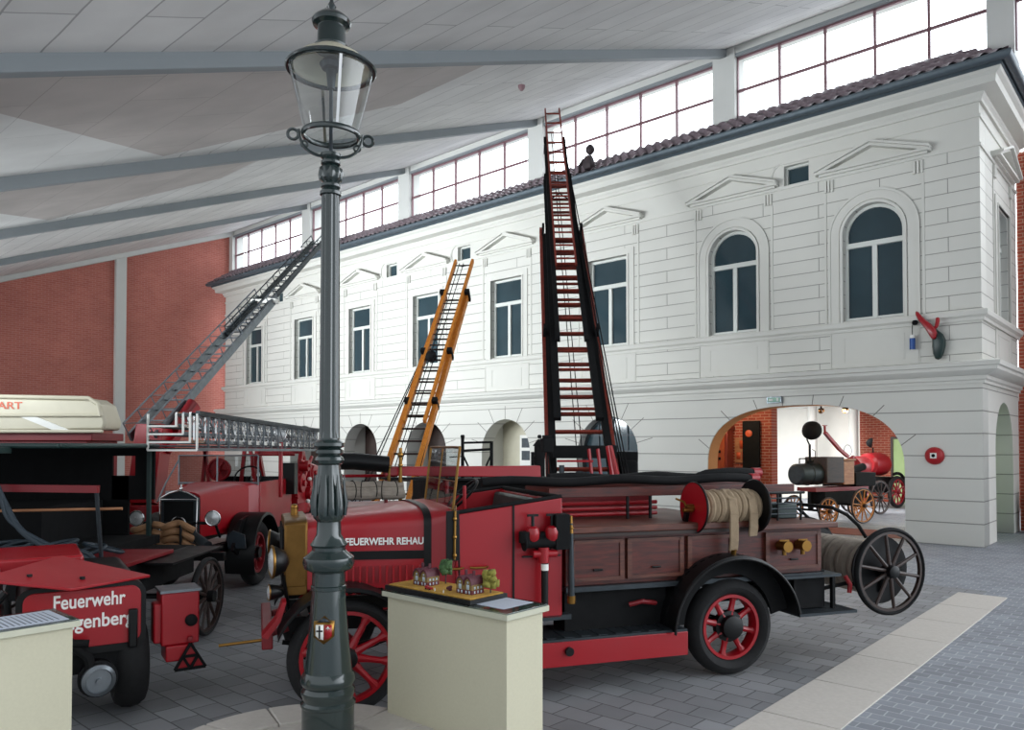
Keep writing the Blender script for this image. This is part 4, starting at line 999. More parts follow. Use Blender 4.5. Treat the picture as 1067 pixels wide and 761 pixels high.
# hose reel on the locker
rc = (.10, 1.465)
m = MB(); m.cyl((2.98, rc[0], rc[1]), (3.60, rc[0], rc[1]), .05); reel = m.build('hose_reel', 'black', tk)
m = MB(); m.cyl((2.985, *rc), (2.97, *rc), .215, n=40); m.build('reel_disc', 'red', reel)['label'] = 'red front disc'
m = MB(); m.torus((2.98, *rc), (1, 0, 0), .217, .010, 40, 6); m.build('reel_edge', 'black', reel)
m = MB(); m.cyl((3.59, *rc), (3.61, *rc), .225, n=40); m.torus((3.60, *rc), (1, 0, 0), .225, .014, 40, 6); m.build('reel_disc', 'black', reel)['label'] = 'black rear disc'
m = MB(); m.cyl((2.97, *rc), (2.90, *rc), .03); m.tube([(2.91, rc[0], rc[1]), (2.88, rc[0], rc[1]+.05), (2.80, rc[0], rc[1]+.08)], .010, 6); m.cyl((2.95, rc[0]-.02, rc[1]-.02), (2.86, rc[0]-.02, rc[1]-.02), .02); m.build('reel_crank', 'cyl_brass', reel)
m = MB()
for x in (2.92, 3.66): m.bar((x, rc[0]+.05, 1.34), (x, rc[0], 1.47), .03, .05)
m.build('reel_bracket', 'black', reel)
m = MB(); 
for k in range(11): x = 3.02+k*.053; m.torus((x, *rc), (1, .12, 0), .115+.008*(k % 2), .034, 28, 8, rz=.034)
m.cyl((3.0, *rc), (3.58, *rc), .13, n=28); m.build('wound_hose', 'hose', reel)
m = MB()
for x, zb in ((3.28, 1.10), (3.48, 1.22)):
    pts = [(x, rc[0]-.02, rc[1]+.15), (x, rc[0]-.13, rc[1]+.07), (x, rc[0]-.155, rc[1]-.05), (x+.01, rc[0]-.14, zb+.08), (x+.015, rc[0]-.12, zb)]
    for i in range(len(pts)-1): m.bar(pts[i], V3(pts[i+1])+(V3(pts[i+1])-V3(pts[i])).normalized()*.01, .085, .022, up=(0, -1, .2))
m.build('hose_end', 'hose', reel, bevel=.006)
m = MB(); m.cyl((3.295, -.02, 1.10), (3.297, -.02, 1.05), .03, .02); m.build('hose_coupling', 'cyl_brass', reel)
# suction hoses on top
for y, x0, x1, z, r in ((.62, 1.20, 3.95, 1.685, .042), (.82, 1.9, 4.12, 1.70, .045)):
    m = MB(); m.tube([(x0+(x1-x0)*i/20, y+.01*math.sin(i), z+.012*math.sin(i*.8)+(.03 if i > 14 and y > .7 else 0)) for i in range(21)], r, 12); s_ = m.build('suction_hose', 'dblack', mw=tk.matrix_world if False else Matrix.Translation((-1.21, 5.68, 0)) @ Matrix.Rotation(TA, 4, 'Z'))
    tag(s_, 'nearer dark rubber suction hose lying on the side plank of the long red engine' if y < .7 else 'farther dark rubber suction hose on the long red engine, with red end cap', 'hose')
    m = MB(); m.cyl((x1-.02, y+.01, z+(.03 if y > .7 else .0)), (x1+.07, y+.01, z+(.03 if y > .7 else .0)), r*1.15, n=14); m.build('end_cap', 'red', s_)

# ================================================================== two-wheeled hose cart hung behind the engine
CW = Matrix.Translation((-1.21, 5.68, 0)) @ Matrix.Rotation(TA, 4, 'Z')
hc = thing('hose_cart', 'dark two-wheeled hose reel cart hung on the rear of the long red fire engine', 'hose cart', mw=CW @ Matrix.Translation((5.12, .1, 0)))
hz = .80
wheel(hc, (0, 0, hz), .42, .025, 10, .355, 'dwood', 'dblack', 'black', style='plain', hubr=.06, hubout=.07)
wheel(hc, (0, 1.20, hz), .42, .025, 10, .355, 'dwood', 'dblack', 'black', style='plain', hubr=.06, hubout=.07)
m = MB(); m.cyl((0, .0, hz), (0, 1.2, hz), .03); m.build('axle', 'black', hc)
for y in (.12, 1.04): 
    m = MB(); m.cyl((0, y, hz), (0, y+.02, hz), .33, n=40); m.build('drum_disc', 'black', hc)
m = MB()
for k in range(10): m.torus((0, .19+k*.085, hz), (.1*(-1)**k, 1, 0), .22, .045, 30, 8)
m.cyl((0, .14, hz), (0, 1.04, hz), .22, n=24); m.build('wound_hose', 'ghose', hc)
m = MB(); m.tube([(-.05, .25, hz+.30), (-.14, .25, hz+.42), (-.28, .25, hz+.53), (-.45, .25, hz+.60)], .018, 8); m.tube([(-.05, .95, hz+.30), (-.14, .95, hz+.42), (-.28, .95, hz+.53), (-.45, .95, hz+.60)], .018, 8); m.cyl((-.45, .25, hz+.60), (-.45, .95, hz+.60), .018); m.build('pull_bar', 'dblack', hc)
m = MB(); m.tube([(-.62, .25, .62), (-.3, .25, .66), (0, .25, .62), (.05, .25, .76)], .02, 8); m.tube([(-.62, .95, .62), (-.3, .95, .66), (0, .95, .62), (.05, .95, .76)], .02, 8); m.cyl((0, .1, hz), (0, .1, hz-.22), .02); m.build('hanger_arm', 'dblack', hc)
m = MB(); m.tube([(-.42, .12, .76), (-.38, .10, .68), (-.39, .10, .60)], .022, 8); m.build('tail_lamp', 'red', hc)
# ================================================================== helpers for ladders
def ladder(par, A, B, w0, w1, n, wdir=None, rail=(.05, .10), rmat='rwood', gmat='rwood', rr=.016, name='ladder_rail', rung='rung', up=None, flat=False):
    """two rails as parts and n rungs as parts between the centre points A and B"""
    A, B = V3(A), V3(B); d = (B-A).normalized(); wd = V3(wdir).normalized() if wdir else d.cross(V3((0, 0, 1))).normalized()
    nn = wd.cross(d).normalized()
    for s in (-1, 1):
        m = MB(); m.bar(A+wd*s*w0/2, B+wd*s*w1/2, rail[0], rail[1], up=nn); m.build(name, rmat, par)
    for k in range(n):
        t = (k+.5)/n; c = A.lerp(B, t); w = w0+(w1-w0)*t; m = MB()
        if flat: m.bar(c-wd*w/2, c+wd*w/2, rr*2.2, rr*1.6, up=d)
        else: m.cyl(c-wd*w/2, c+wd*w/2, rr, n=8)
        m.build(rung, gmat, par)
    return wd, nn
def truss(par, A, B, h, n, nn, off, mat='steel', r=.012, name='side_truss'):
    """handrail truss standing on one rail"""
    A, B = V3(A)+off, V3(B)+off; m = MB(); m.cyl(A+nn*h, B+nn*h*.8, r*1.3, n=6)
    for k in range(n+1):
        t = k/n; p = A.lerp(B, t); q = p+nn*h*(1-.2*t); m.cyl(p, q, r, n=5)
        if k < n: m.cyl(q, A.lerp(B, (k+1)/n), r*.8, n=5)
    return m.build(name, mat, par)

# ================================================================== red ladder truck with radiator (middle left)
rt = thing('ladder_truck', 'red vintage fire truck with a shiny radiator, round headlamps and a horizontal steel ladder', 'fire truck', (-4.33, 10.0, 0))
def bsec(y, hw, z0, zt, dome=.1, n=10):
    pts = [(-hw, y, z0), (-hw, y, zt-dome)]
    for i in range(1, n): t = PI*i/n; pts.append((-hw*math.copysign(abs(math.cos(t))**.6, math.cos(t)), y, zt-dome+dome*math.sin(t)**.8))
    return pts+[(hw, y, zt-dome), (hw, y, z0)]
m = MB(); m.prism([(-.23, .76), (.23, .76), (.235, 1.32), (.12, 1.38), (0, 1.415), (-.12, 1.38), (-.235, 1.32)], lambda p, k: (p[0], .0 if k == 0 else .12, p[1])); rd = m.build('radiator', 'dsteel', rt, bevel=.008)
m = MB(); m.box(-.19, .19, -.006, .01, .80, 1.28); m.build('radiator_core', 'dblack', rd)
m = MB(); m.tube([(-.235, -.01, .76), (-.24, -.01, 1.325), (-.12, -.01, 1.39), (0, -.01, 1.425), (.12, -.01, 1.39), (.24, -.01, 1.325), (.235, -.01, .76)], .009, 6); m.tube([(-.235, -.01, 1.305), (.235, -.01, 1.305)], .007, 6); m.build('chrome_edge', 'chrome', rd)
m = MB(); m.tube([(.10*math.cos(t), -.015, .98+.10*math.sin(t)) for t in [PI*i/10 for i in range(11)]], .008, 6); m.build('badge_arc', 'chrome', rd)
m = MB(); m.ball((0, .06, 1.44), .025, n=8); m.cyl((0, .06, 1.40), (0, .06, 1.50), .012, n=8); m.build('radiator_cap', 'chrome', rd)
m = MB(); m.loft([bsec(.10, .24, .80, 1.40), bsec(.7, .34, .80, 1.44), bsec(1.30, .46, .78, 1.47)]); m.build('bonnet', 'red', rt, smooth=50)
m = MB(); m.loft([bsec(1.30, .46, .70, 1.475), bsec(1.45, .56, .70, 1.47, .05)]); m.build('scuttle', 'red', rt)
m = MB(); m.box(-.58, -.54, 1.45, 3.1, .72, 1.42); m.box(.54, .58, 1.45, 3.1, .72, 1.46); m.box(-.58, .58, 3.06, 3.1, .72, 1.45); m.box(-.58, .58, 1.45, 3.1, .70, .74); m.build('cab_side', 'red', rt, bevel=.01)
m = MB(); m.box(-.5, .5, 2.3, 2.7, .9, 1.2); m.box(-.5, .5, 2.65, 2.8, 1.0, 1.5); m.build('seat', 'dblack', rt, bevel=.03)
m = MB(); m.torus((.22, 1.95, 1.52), (0, -.8, .6), .20, .014, 28, 6); m.cyl((.22, 1.95, 1.52), (.22, 1.5, 1.2), .014); m.build('steering_wheel', 'black', rt)
m = MB()
for x in (-.62, .56, -.05): m.cyl((x, 1.42, 1.42), (x, 1.42, 1.86), .012, n=8)
m.cyl((-.62, 1.42, 1.86), (.56, 1.42, 1.86), .011, n=8); m.cyl((-.62, 1.42, 1.45), (.56, 1.42, 1.45), .016, n=8); ws = m.build('windscreen_frame', 'steel', rt)
m = MB(); m.quad((-.62, 1.42, 1.45), (.56, 1.42, 1.45), (.56, 1.42, 1.86), (-.62, 1.42, 1.86)); m.build('windscreen_pane', 'wglass', ws, smooth=None)
m = MB(); m.tube([(-.62, 1.42, 1.8), (-.72, 1.2, 1.45), (-.74, 1.0, 1.2)], .012, 6); m.build('windscreen_stay', 'steel', ws)
for x in (-.50, .48):
    lampunit(rt, (x, -.10, 1.07), (.0, -1, 0), .095, rim='chrome')
m = MB(); m.cyl((-.5, .0, 1.0), (.48, .0, 1.0), .02); m.cyl((.48, -.02, 1.0), (.48, .15, .8), .018); m.cyl((-.5, -.02, 1.0), (-.5, .15, .8), .018); m.build('lamp_bar', 'black', rt)
m = MB(); m.box(-.7, .7, -.30, -.22, .55, .66); m.build('bumper', 'black', rt, bevel=.01)
m = MB(); m.cyl((.34, -.35, .88), (.56, -.48, .76), .055, .07); m.build('horn', 'dsteel', rt)
for x in (-.62, .62):
    for y, R in ((1.1, .47), (4.3, .47)): wheel(rt, (x, y, R), R, .09, 8, .26, 'dred', 'rubber', 'black', axis='x', hubr=.08)
for s in (-1, 1):
    m = MB(); pts = [(1.1+.58*math.cos(math.radians(a)), .47+.58*math.sin(math.radians(a))) for a in range(190, -10, -10)]; pts = [(1.1+.58*math.cos(math.radians(a)), .47+.58*math.sin(math.radians(a))) for a in range(200, 10, -10)]+[(1.95, .45), (3.2, .42)]
    m.loft([[(s*.40, y, z), (s*.80, y, z-.0), (s*.81, y, z-.04), (s*.40, y, z-.02)] for y, z in pts]); m.build('mudguard', 'black', rt)
m = MB(); m.prism([(.3, .60), (.62, .98), (1.1, 1.04), (1.6, .95), (1.75, .60), (1.6, .5), (.55, .5)], lambda p, k: (.56 if k == 0 else .60, p[0], p[1])); m.build('wing_side', 'black', rt)
m = MB(); m.prism([(.50, .62), (.74, .62), (.72, .80), (.56, .86), (.48, .78)], lambda p, k: (p[0], .38 if k else .41, p[1])); m.build('blue_reflection_plate', 'blhose', rt)  # added plate, coloured blue-grey to imitate a reflection on the mudguard
m = MB(); m.box(-.45, -.37, 0, 6.2, .55, .68); m.box(.37, .45, 0, 6.2, .55, .68); m.box(-.7, .8, 3.1, 6.2, .68, .80); m.cyl((-.6, 1.1, .47), (.6, 1.1, .47), .035); m.cyl((-.6, 4.3, .47), (.6, 4.3, .47), .045); m.build('chassis', 'black', rt)
m = MB(); m.box(.60, .82, 1.9, 3.6, .38, .42); m.build('running_board', 'dsteel', rt)
# turntable machinery
m = MB(); m.cyl((.1, 4.0, .80), (.1, 4.0, 1.05), .55, n=28); m.build('turntable', 'red', rt, bevel=.01)
m = MB(); 
for x in (-.30, .50): 
    m.bar((x, 3.6, 1.05), (x, 4.0, 1.95), .07, .10); m.bar((x, 4.5, 1.05), (x, 4.0, 1.95), .07, .10); m.bar((x, 3.62, 1.1), (x, 4.5, 1.1), .06, .08)
m.bar((-.3, 4.0, 1.9), (.5, 4.0, 1.9), .08, .08); m.build('turntable_frame', 'red', rt, bevel=.006)
m = MB()
for k, (x, y, z, r) in enumerate(((.62, 3.5, 1.35, .17), (.66, 3.9, 1.15, .12), (.64, 4.2, 1.5, .15), (.66, 3.7, 1.65, .10), (.68, 4.5, 1.25, .16))):
    m.cyl((x-.10, y, z), (x+.05, y, z), r, n=20); m.cyl((x+.05, y, z), (x+.09, y, z), r*.35, n=12)
for p, q in (((.6, 3.3, 1.1), (.6, 4.3, 1.8)), ((.62, 3.4, 1.75), (.62, 4.6, 1.6)), ((.58, 3.3, 1.5), (.58, 4.5, 1.2))): m.cyl(p, q, .035, n=8)
m.box(.40, .62, 3.3, 3.9, 1.0, 1.3); m.box(.45, .66, 4.0, 4.6, 1.25, 1.62); m.build('winch_gear', 'red', rt, bevel=.006)
m = MB(); m.cyl((-.42, 2.55, 1.62), (-.42, 2.45, 1.62), .17, n=28); m.torus((-.42, 2.44, 1.62), (0, 1, 0), .17, .02, 28, 6); m.cyl((-.42, 2.42, 1.62), (-.42, 2.36, 1.62), .05)
for k in range(6): a = k*PI/3; m.cyl((-.42, 2.44, 1.62), (-.42+.16*math.cos(a), 2.44, 1.62+.16*math.sin(a)), .014, n=6)
m.build('winch_drum', 'red', rt)
for x0, x1 in ((-.78, -.60), (-.15, .15)):
    m = MB(); m.bar((x0, 2.6, 1.0), (x0+.1, 2.6, 2.0), .05, .06); m.bar((x1, 2.6, 1.2), (x1-.12, 2.6, 2.0), .05, .06); m.build('ladder_support', 'red', rt)
m = MB(); m.cyl((-.85, 2.6, 1.95), (.7, 2.6, 1.95), .03); m.cyl((.35, 3.2, 1.45), (.35, 3.2, 2.0), .03); m.cyl((-.3, 3.2, 1.85), (.6, 3.2, 1.85), .02); m.build('cross_rail', 'red', rt)
# horizontal ladder: nested steel sections
LD = V3((.30, 4.6, -.03)).normalized(); LO = V3((.26, -.93, 0)); LB = 1.95
hl = MB(); hl_root = bpy.data.objects.new('steel_ladder', None); COL.objects.link(hl_root); hl_root.parent = rt
LR = V3((LD.y, -LD.x, 0)).normalized()
def LP(s, x, z): return LO+LD*s+LR*x+V3((0, 0, LB+z))
for k in range(4):
    x1 = .36-.085*k; z0 = .0+.095*k; z1 = .43
    m = MB(); s0_ = .0+.12*k*0
    m.bar(LP(0, -.24, z0), LP(0, x1, z0), .03, .022); m.bar(LP(0, x1, z0), LP(0, x1, z1), .022, .022, up=LD); m.bar(LP(0, -.24, z0), LP(0, -.24, z1 if k == 0 else z0+.09), .022, .022, up=LD)
    m.build('ladder_end_frame', 'white', hl_root)
    m = MB(); s_end = 4.9
    for zz in (z0+.01, z1): m.bar(LP(0, x1, zz), LP(s_end, x1, zz*.80), .025, .04)
    n = 17
    for i in range(n): s_ = i*s_end/n+.1*k; m.bar(LP(s_, x1, z0+.02), LP(s_, x1, z1*(1-.2*s_/s_end)), .022, .016); 
    for i in range(n-1): s_ = i*s_end/n; m.cyl(LP(s_, x1, z1*(1-.2*s_/s_end)), LP(s_+s_end/n, x1, z0+.03), .007, n=5)
    m.build('ladder_section', ['steel', 'chrome', 'steel', 'chrome'][k], hl_root)
    m = MB()
    for zz in (z0+.01,): m.bar(LP(0, -.24, zz), LP(s_end, -.24, zz*.8), .025, .04)
    m.build('far_rail', 'dsteel', hl_root)
for i in range(24):
    m = MB(); s_ = .15+i*.2; m.cyl(LP(s_, -.24, .05), LP(s_, .36, .05), .011, n=6); m.build('rung', 'steel', hl_root)
m = MB(); m.bar(LP(0, .365, .44), LP(4.9, .365, .35), .05, .05); m.build('top_chord', 'dsteel', hl_root)
lampunit(rt, (.72, 1.9, 2.17), (.0, -1, -.02), .11, 'searchlight', rim='chrome')
m = MB(); m.cyl((.72, 2.0, 1.2), (.72, 2.0, 2.1), .03); m.build('searchlight_post', 'red', rt)
m = MB(); m.box(.50, .72, 2.75, 2.95, 1.2, 1.72); m.build('black_case', 'black', rt)
m = MB()
for x, y, z in ((.75, 3.6, 1.42), (.72, 4.2, 1.05), (.8, 3.3, 1.05)): m.ball((x, y, z), .04, n=8)
m.build('control_knob', 'white', rt)
m = MB(); m.box(-.13, .12, -.34, -.33, .60, .73); pl_ = m.build('number_plate', 'white', rt)
text('plate_text', '91', .11, 'black', basis((-.01, -.343, .625), (1, 0, 0), (0, 0, 1)), pl_, bold=.002)
# brown hoses coiled over the front of the truck
for k in range(4):
    for sgn, x0 in ((0, -.52), (1, -.14)):
        z = 1.05-.095*k; m = MB(); L_ = .38
        pts = [(x0+L_*i/10, -.42-.02*math.sin(i), z-.045-.05*math.cos(PI*i/10*1.3+k*.3+sgn)-.04*i/10+(.0)) for i in range(11)]
        m.tube(pts, .043, 10); h_ = m.build('coiled_hose', 'bhose', mw=Matrix.Translation((-4.20, 10, 0)))
        pos = ['topmost', 'second', 'third', 'lowest'][k]; side = 'right of the strap' if sgn else 'left of the strap'
        tag(h_, 'brown leather hose length hung before the radiator, %s row %s' % (pos, side), 'hose', 'brown hoses in front of the radiator')
m = MB(); m.tube([(-.14, -.46, 1.10), (-.15, -.48, .9), (-.15, -.46, .62)], .022, 6); m.tube([(.22, -.45, 1.02), (.23, -.47, .85), (.22, -.44, .66)], .018, 6); m.build('hose_strap', 'black', rt)

# ================================================================== raised steel aerial ladder behind the left vehicles
al = thing('aerial_ladder', 'long grey steel aerial ladder raised from a red turntable before the brick wall', 'ladder', (-6.4, 13.3, 0))
A0, B0 = V3((0, 0, 2.15)), V3((.55, 3.2, 4.55)); A1, B1 = V3((.22, 1.9, 3.65)), V3((1.33, 6.7, 7.35))
wd, nn = ladder(al, A0, A0+(B1-A0)*.62, .50, .44, 16, rail=(.05, .16), rmat='steel', gmat='steel')
wd, nn = ladder(al, A0+(B1-A0)*.42, B1, .34, .26, 18, rail=(.04, .12), rmat='dsteel', gmat='dsteel')
if nn.z < 0: nn = -nn
for s in (-1, 1):
    truss(al, A0, A0+(B1-A0)*.62, .30, 12, nn, wd*s*.24); truss(al, A0+(B1-A0)*.42, B1, .22, 14, nn, wd*s*.15, mat='dsteel', r=.010)
m = MB(); mid = A0+(B1-A0)*.60; m.bar(mid-wd*.3, mid+wd*.3, .16, .1); m.build('section_bracket', 'white', al)
m = MB(); m.bar((.10, -.1, 1.0), (.12, .2, 2.35), .5, .35); m.cyl((.1, 0, .0), (.1, 0, 1.0), .5, n=24); m.bar((.35, .1, 1.9), (.55, .9, 2.75), .14, .14); m.build('turntable', 'red', al, bevel=.01)
m = MB(); m.cyl((.40, .3, 2.3), (.52, .8, 2.8), .09); m.build('lifting_cylinder', 'dred', al)

# ================================================================== cream covered ladder top behind (lettered ART)
ct = thing('equipment_carrier', 'long cream metal top with orange letters of a vehicle parked by the brick wall', 'vehicle', (-7.62, 11.5, 0))
m = MB(); P_ = [(-1.6, 2.20), (1.50, 2.24), (1.53, 2.36), (1.44, 2.62), (1.30, 2.71), (-1.6, 2.76)]
m.prism(P_, lambda p, k: (p[0], 0 if k == 0 else .5, p[1])); sh_ = m.build('cream_shell', 'cream', ct, bevel=.04)
m = MB(); m.tube([(-1.6, -.02, 2.77), (1.28, -.02, 2.72), (1.42, -.02, 2.64), (1.47, -.02, 2.45)], .03, 8); m.tube([(-1.6, -.02, 2.46), (1.45, -.02, 2.46)], .025, 8); m.tube([(-1.6, -.02, 2.22), (1.5, -.02, 2.22)], .025, 8); m.build('rim_rail', 'cream', sh_)
m = MB(); m.bar((.1, -.01, 2.45), (.75, -.01, 2.24), .03, .10, up=(0, 1, 0)) if False else m.prism([(.25, 2.44), (.5, 2.44), (1.0, 2.24), (.75, 2.24)], lambda p, k: (p[0], -.02 if k == 0 else .01, p[1])); m.build('brace', 'white', sh_)
text('lettering', 'ART', .17, M['letor'] if 'letor' in M else 'red', basis((-.42, -.006, 2.53), (1, 0, -.02), (.2, 0, 1)), sh_, width=.42, bold=.004) if False else None
M['letor'] = pm('orange_lettering', '#c4532c', .5, var=.05)
text('lettering', 'ART', .15, 'letor', basis((-.10, -.006, 2.56), (1, 0, -.02), (0, 0, 1)), sh_, width=.38, bold=.003)
m = MB(); m.box(-1.6, 1.3, .05, 1.0, 2.08, 2.2); m.box(-1.6, 1.2, .1, 1.0, .5, 2.08); m.build('red_body', 'dred', ct, bevel=.01)
for y in (.05, .9):
    for x in (-1.0, .8): wheel(ct, (x, y, .45), .45, .08, 8, .26, 'dred', 'rubber', 'black')

# ================================================================== dark green canopied hose wagon
hw_ = thing('hose_wagon', 'dark green open wagon with a flat canopy, hose lines and wooden-spoked wheels', 'wagon', (-4.2, 7.2, 0))
m = MB(); m.box(-3.4, -.15, .2, 2.2, 1.985, 2.03); m.build('canopy_roof', 'green', hw_, bevel=.01)
m = MB(); m.tube([(-3.4, .2, 2.0), (-.17, .2, 2.0), (-.13, .5, 2.0), (-.13, 2.2, 2.0)], .025, 8); m.box(-3.4, -.62, -.3, .2, 1.93, 1.99); m.build('canopy_edge', 'green', hw_, bevel=.02)
m = MB(); 
for x, y in ((-2.95, -.2), (-2.95, 2.15), (-.19, 2.1)): m.box(x-.022, x+.022, y-.022, y+.022, .9, 2.0)
m.box(-1.42, -1.22, -.2, -.12, .7, 1.95); m.build('canopy_post', 'green', hw_)
# rear bulkhead with an opening
m = MB(); y0, y1 = 2.14, 2.18
m.box(-3.4, -.66, y0, y1, .9, 1.99); m.box(-.66, -.46, y0, y1, .9, 1.64); m.box(-.38, -.15, y0, y1, 1.35, 1.99); m.box(-.66, -.38, y0, y1, 1.35, 1.64); m.box(-.66, -.38, y0, y1, 1.88, 1.99)
m.build('bulkhead', 'dblack', hw_)
m = MB(); m.box(-3.4, -.1, .3, 2.2, .82, .92); m.box(-3.4, -.75, .9, 2.1, .92, 1.35); m.build('wagon_bed', 'dblack', hw_)
m = MB(); m.box(-.12, .62, -.05, .95, .87, .91); m.build('rear_deck', 'dred', hw_, bevel=.005)
m = MB(); m.box(-.5, .55, .0, .9, .55, .87); m.box(-.8, .4, .9, 2.0, .5, .82); m.build('rear_locker', 'dblack', hw_)
m = MB(); m.bar((-.98, .2, 1.60), (.22, .2, 1.585), .05, .07); m.build('cross_board', 'dred', hw_)
m = MB(); m.cyl((-1.2, .3, 1.36), (.40, .3, 1.39), .014, n=8); m.build('thin_pole', 'pale', hw_)
m = MB(); m.cyl((-1.05, .15, 1.58), (-1.05, .3, .92), .02, n=8); m.cyl((.2, .2, 1.58), (.2, .3, .92), .02, n=8); m.cyl((-1.18, .1, 1.58), (-1.02, .1, 1.58), .06, n=14); m.build('board_post', 'dsteel', hw_)
wheel(hw_, (.97, .97, .41), .41, .028, 12, .345, 'dwood', 'rubber', 'dblack', style='plain', axis='x', hubr=.06)
wheel(hw_, (-.9, .97, .41), .41, .028, 12, .345, 'dwood', 'rubber', 'dblack', style='plain', axis='x', hubr=.06)
wheel(hw_, (-.9, 1.9, .41), .41, .028, 12, .345, 'dwood', 'rubber', 'dblack', style='plain', axis='x', hubr=.06)
m = MB(); m.cyl((-.9, .97, .41), (.97, .97, .41), .03); m.cyl((-1.0, 1.9, .41), (-.3, 1.9, .41), .03); m.box(.5, .9, .3, 1.6, .84, .86); m.build('axle', 'black', hw_)
labs = ['blue-grey hose looping down from the cross board of the green wagon, thickest', 'thin blue-grey hose hanging beside the thick loop on the green wagon', 'blue-grey hose lying lowest across the green wagon bed', 'blue-grey hose curling over the dark red rear deck of the green wagon']
for k, (pts, r) in enumerate((
    ([(-.98, .1, 1.5), (-.85, .06, 1.67), (-.70, .05, 1.68), (-.60, .05, 1.5), (-.40, .0, 1.22), (-.1, -.05, 1.05), (.25, -.08, .97), (.45, -.1, .84), (.5, -.1, .60), (.52, -.1, .45)], .028),
    ([(-.6, .02, 1.5), (-.5, .0, 1.3), (-.2, -.02, 1.12), (.1, -.02, 1.0), (.3, -.02, .93)], .018),
    ([(-1.3, .1, 1.02), (-.9, .05, 1.10), (-.5, .0, 1.02), (-.1, .05, .96), (.2, .1, .94)], .024),
    ([(.05, .2, .94), (.15, .0, 1.02), (.32, -.08, .98), (.38, -.1, .85), (.40, -.1, .66)], .020))):
    # Catmull-Rom smoothing
    P = [V3(p) for p in pts]; P = [P[0]*2-P[1]]+P+[P[-1]*2-P[-2]]; out = []
    for i in range(1, len(P)-2):
        for j in range(6):
            t = j/6; out.append(.5*((2*P[i])+(P[i+1]-P[i-1])*t+(2*P[i-1]-5*P[i]+4*P[i+1]-P[i+2])*t*t+(3*P[i]-P[i-1]-3*P[i+1]+P[i+2])*t**3))
    out.append(P[-2]); m = MB(); m.tube(out, r, 10)
    tag(m.build('hose', 'blhose', mw=Matrix.Translation((-4.2, 7.2, 0))), labs[k], 'hose', None)
# rope and fittings heap on the bed
m = MB()
for k in range(10):
    x = random.uniform(-1.6, .1); m.torus((x, .35+random.uniform(0, .3), .97+.03*(k % 3)), (random.uniform(-.3, .3), random.uniform(-.3, .3), 1), random.uniform(.1, .2), .02, 18, 6)
o = m.build('rope_heap', 'blhose', mw=Matrix.Translation((-4.2, 7.2, 0))); tag(o, 'heap of coiled blue-grey lines lying on the green wagon bed', 'rope'); o['kind'] = 'stuff'
m = MB(); m.cyl((-5.05, 6.75, 1.13), (-3.98, 6.72, .98), .018, n=8)
tag(m.build('wooden_pole', 'pale'), 'orange-brown wooden pole lying across behind the open red lid', 'pole')

# ================================================================== small red engine at the lower left, lettered rear panel
LA = math.radians(32.7)
lg = thing('motor_pump_trailer', 'small red fire pump trailer with white two-line lettering on its rear panel, lower left', 'pump trailer', (-2.75, 5.75, 0), LA)
def rrect(x0, x1, z0, z1, r, n=6):
    pts = []
    for cx2, cz2, a in ((x1-r, z0+r, -90), (x1-r, z1-r, 0), (x0+r, z1-r, 90), (x0+r, z0+r, 180)):
        for i in range(n+1): t = math.radians(a+90*i/n); pts.append((cx2+r*math.cos(t), cz2+r*math.sin(t)))
    return pts
m = MB(); m.prism(rrect(-.80, .02, .50, 1.00, .09), lambda p, k: (p[0], 0 if k == 0 else 1.5, p[1])); m.build('housing', 'black', lg)
m = MB(); m.prism(rrect(-.76, -.015, .555, .97, .07), lambda p, k: (p[0], -.012 if k == 0 else .01, p[1])); pn = m.build('rear_panel', 'red', lg, bevel=.004)
text('lettering', 'Feuerwehr', .14, 'lett', basis((-.575, -.014, .845), (1, 0, 0), (0, 0, 1)), pn, width=.455, bold=.0025)
text('lettering', 'Langenberg', .14, 'lett', basis((-.60, -.014, .695), (1, 0, 0), (0, 0, 1)), pn, width=.535, bold=.0025)
m = MB(); m.hexa([(-1.02, -.05, 1.09), (-.48, -.22, 1.00), (.06, .10, 1.00), (-.52, .55, 1.14), (-1.02, -.05, 1.11), (-.48, -.22, 1.02), (.06, .10, 1.02), (-.52, .55, 1.16)]); lid = m.build('open_lid', 'red', lg, bevel=.004)
for x, y, z in ((-.72, .02, 1.085), (-.40, -.02, 1.045)): m = MB(); m.cyl((x, y, z), (x, y, z+.02), .018, n=10); m.build('lid_knob', 'black', lid)
m = MB(); m.box(-1.3, -.35, .62, 1.5, 1.02, 1.14); m.prism([(-1.5, .95), (-.9, 1.10), (-.88, .60), (-1.5, .5)], lambda p, k: (p[0], .15 if k == 0 else 1.3, p[1])); m.build('side_cover', 'red', lg, bevel=.02)
m = MB(); m.tube([(-1.0, .0, .62), (-.96, -.02, .88), (-.86, -.02, 1.0)], .03, 8); m.build('edge_band', 'black', lg)
m = MB(); m.box(-.78, .02, .02, 1.4, .36, .52); m.tube([(-.48, -.06, .62), (-.36, -.10, .50), (-.33, -.12, .36)], .035, 8); m.cyl((-.50, -.10, .62), (-.36, -.10, .60), .028); m.build('under_frame', 'dblack', lg)
m = MB(); m.box(-.10, -.04, -.05, .0, .52, .80); m.build('latch_bar', 'black', lg, bevel=.01)
w_ = wheel(lg, (-.06, .30, .35), .35, .10, 8, .17, 'dred', 'rubber', 'black', axis='x', hubr=.05)
wheel(lg, (-.80, .30, .35), .35, .10, 8, .17, 'dred', 'rubber', 'black', axis='x', hubr=.05)
m = MB(); m.cyl((-.8, .3, .35), (-.06, .3, .35), .03); m.build('axle', 'black', lg)
m = MB(); m.lathe([(.11, 0), (.11, .03), (.085, .045), (.08, .03), (.02, .03), (.02, .055), (.001, .055)], (-.30, -.12, .34), (.1, -1, 0), n=28, cap=False); cp = m.build('filler_cap', 'steel', lg)
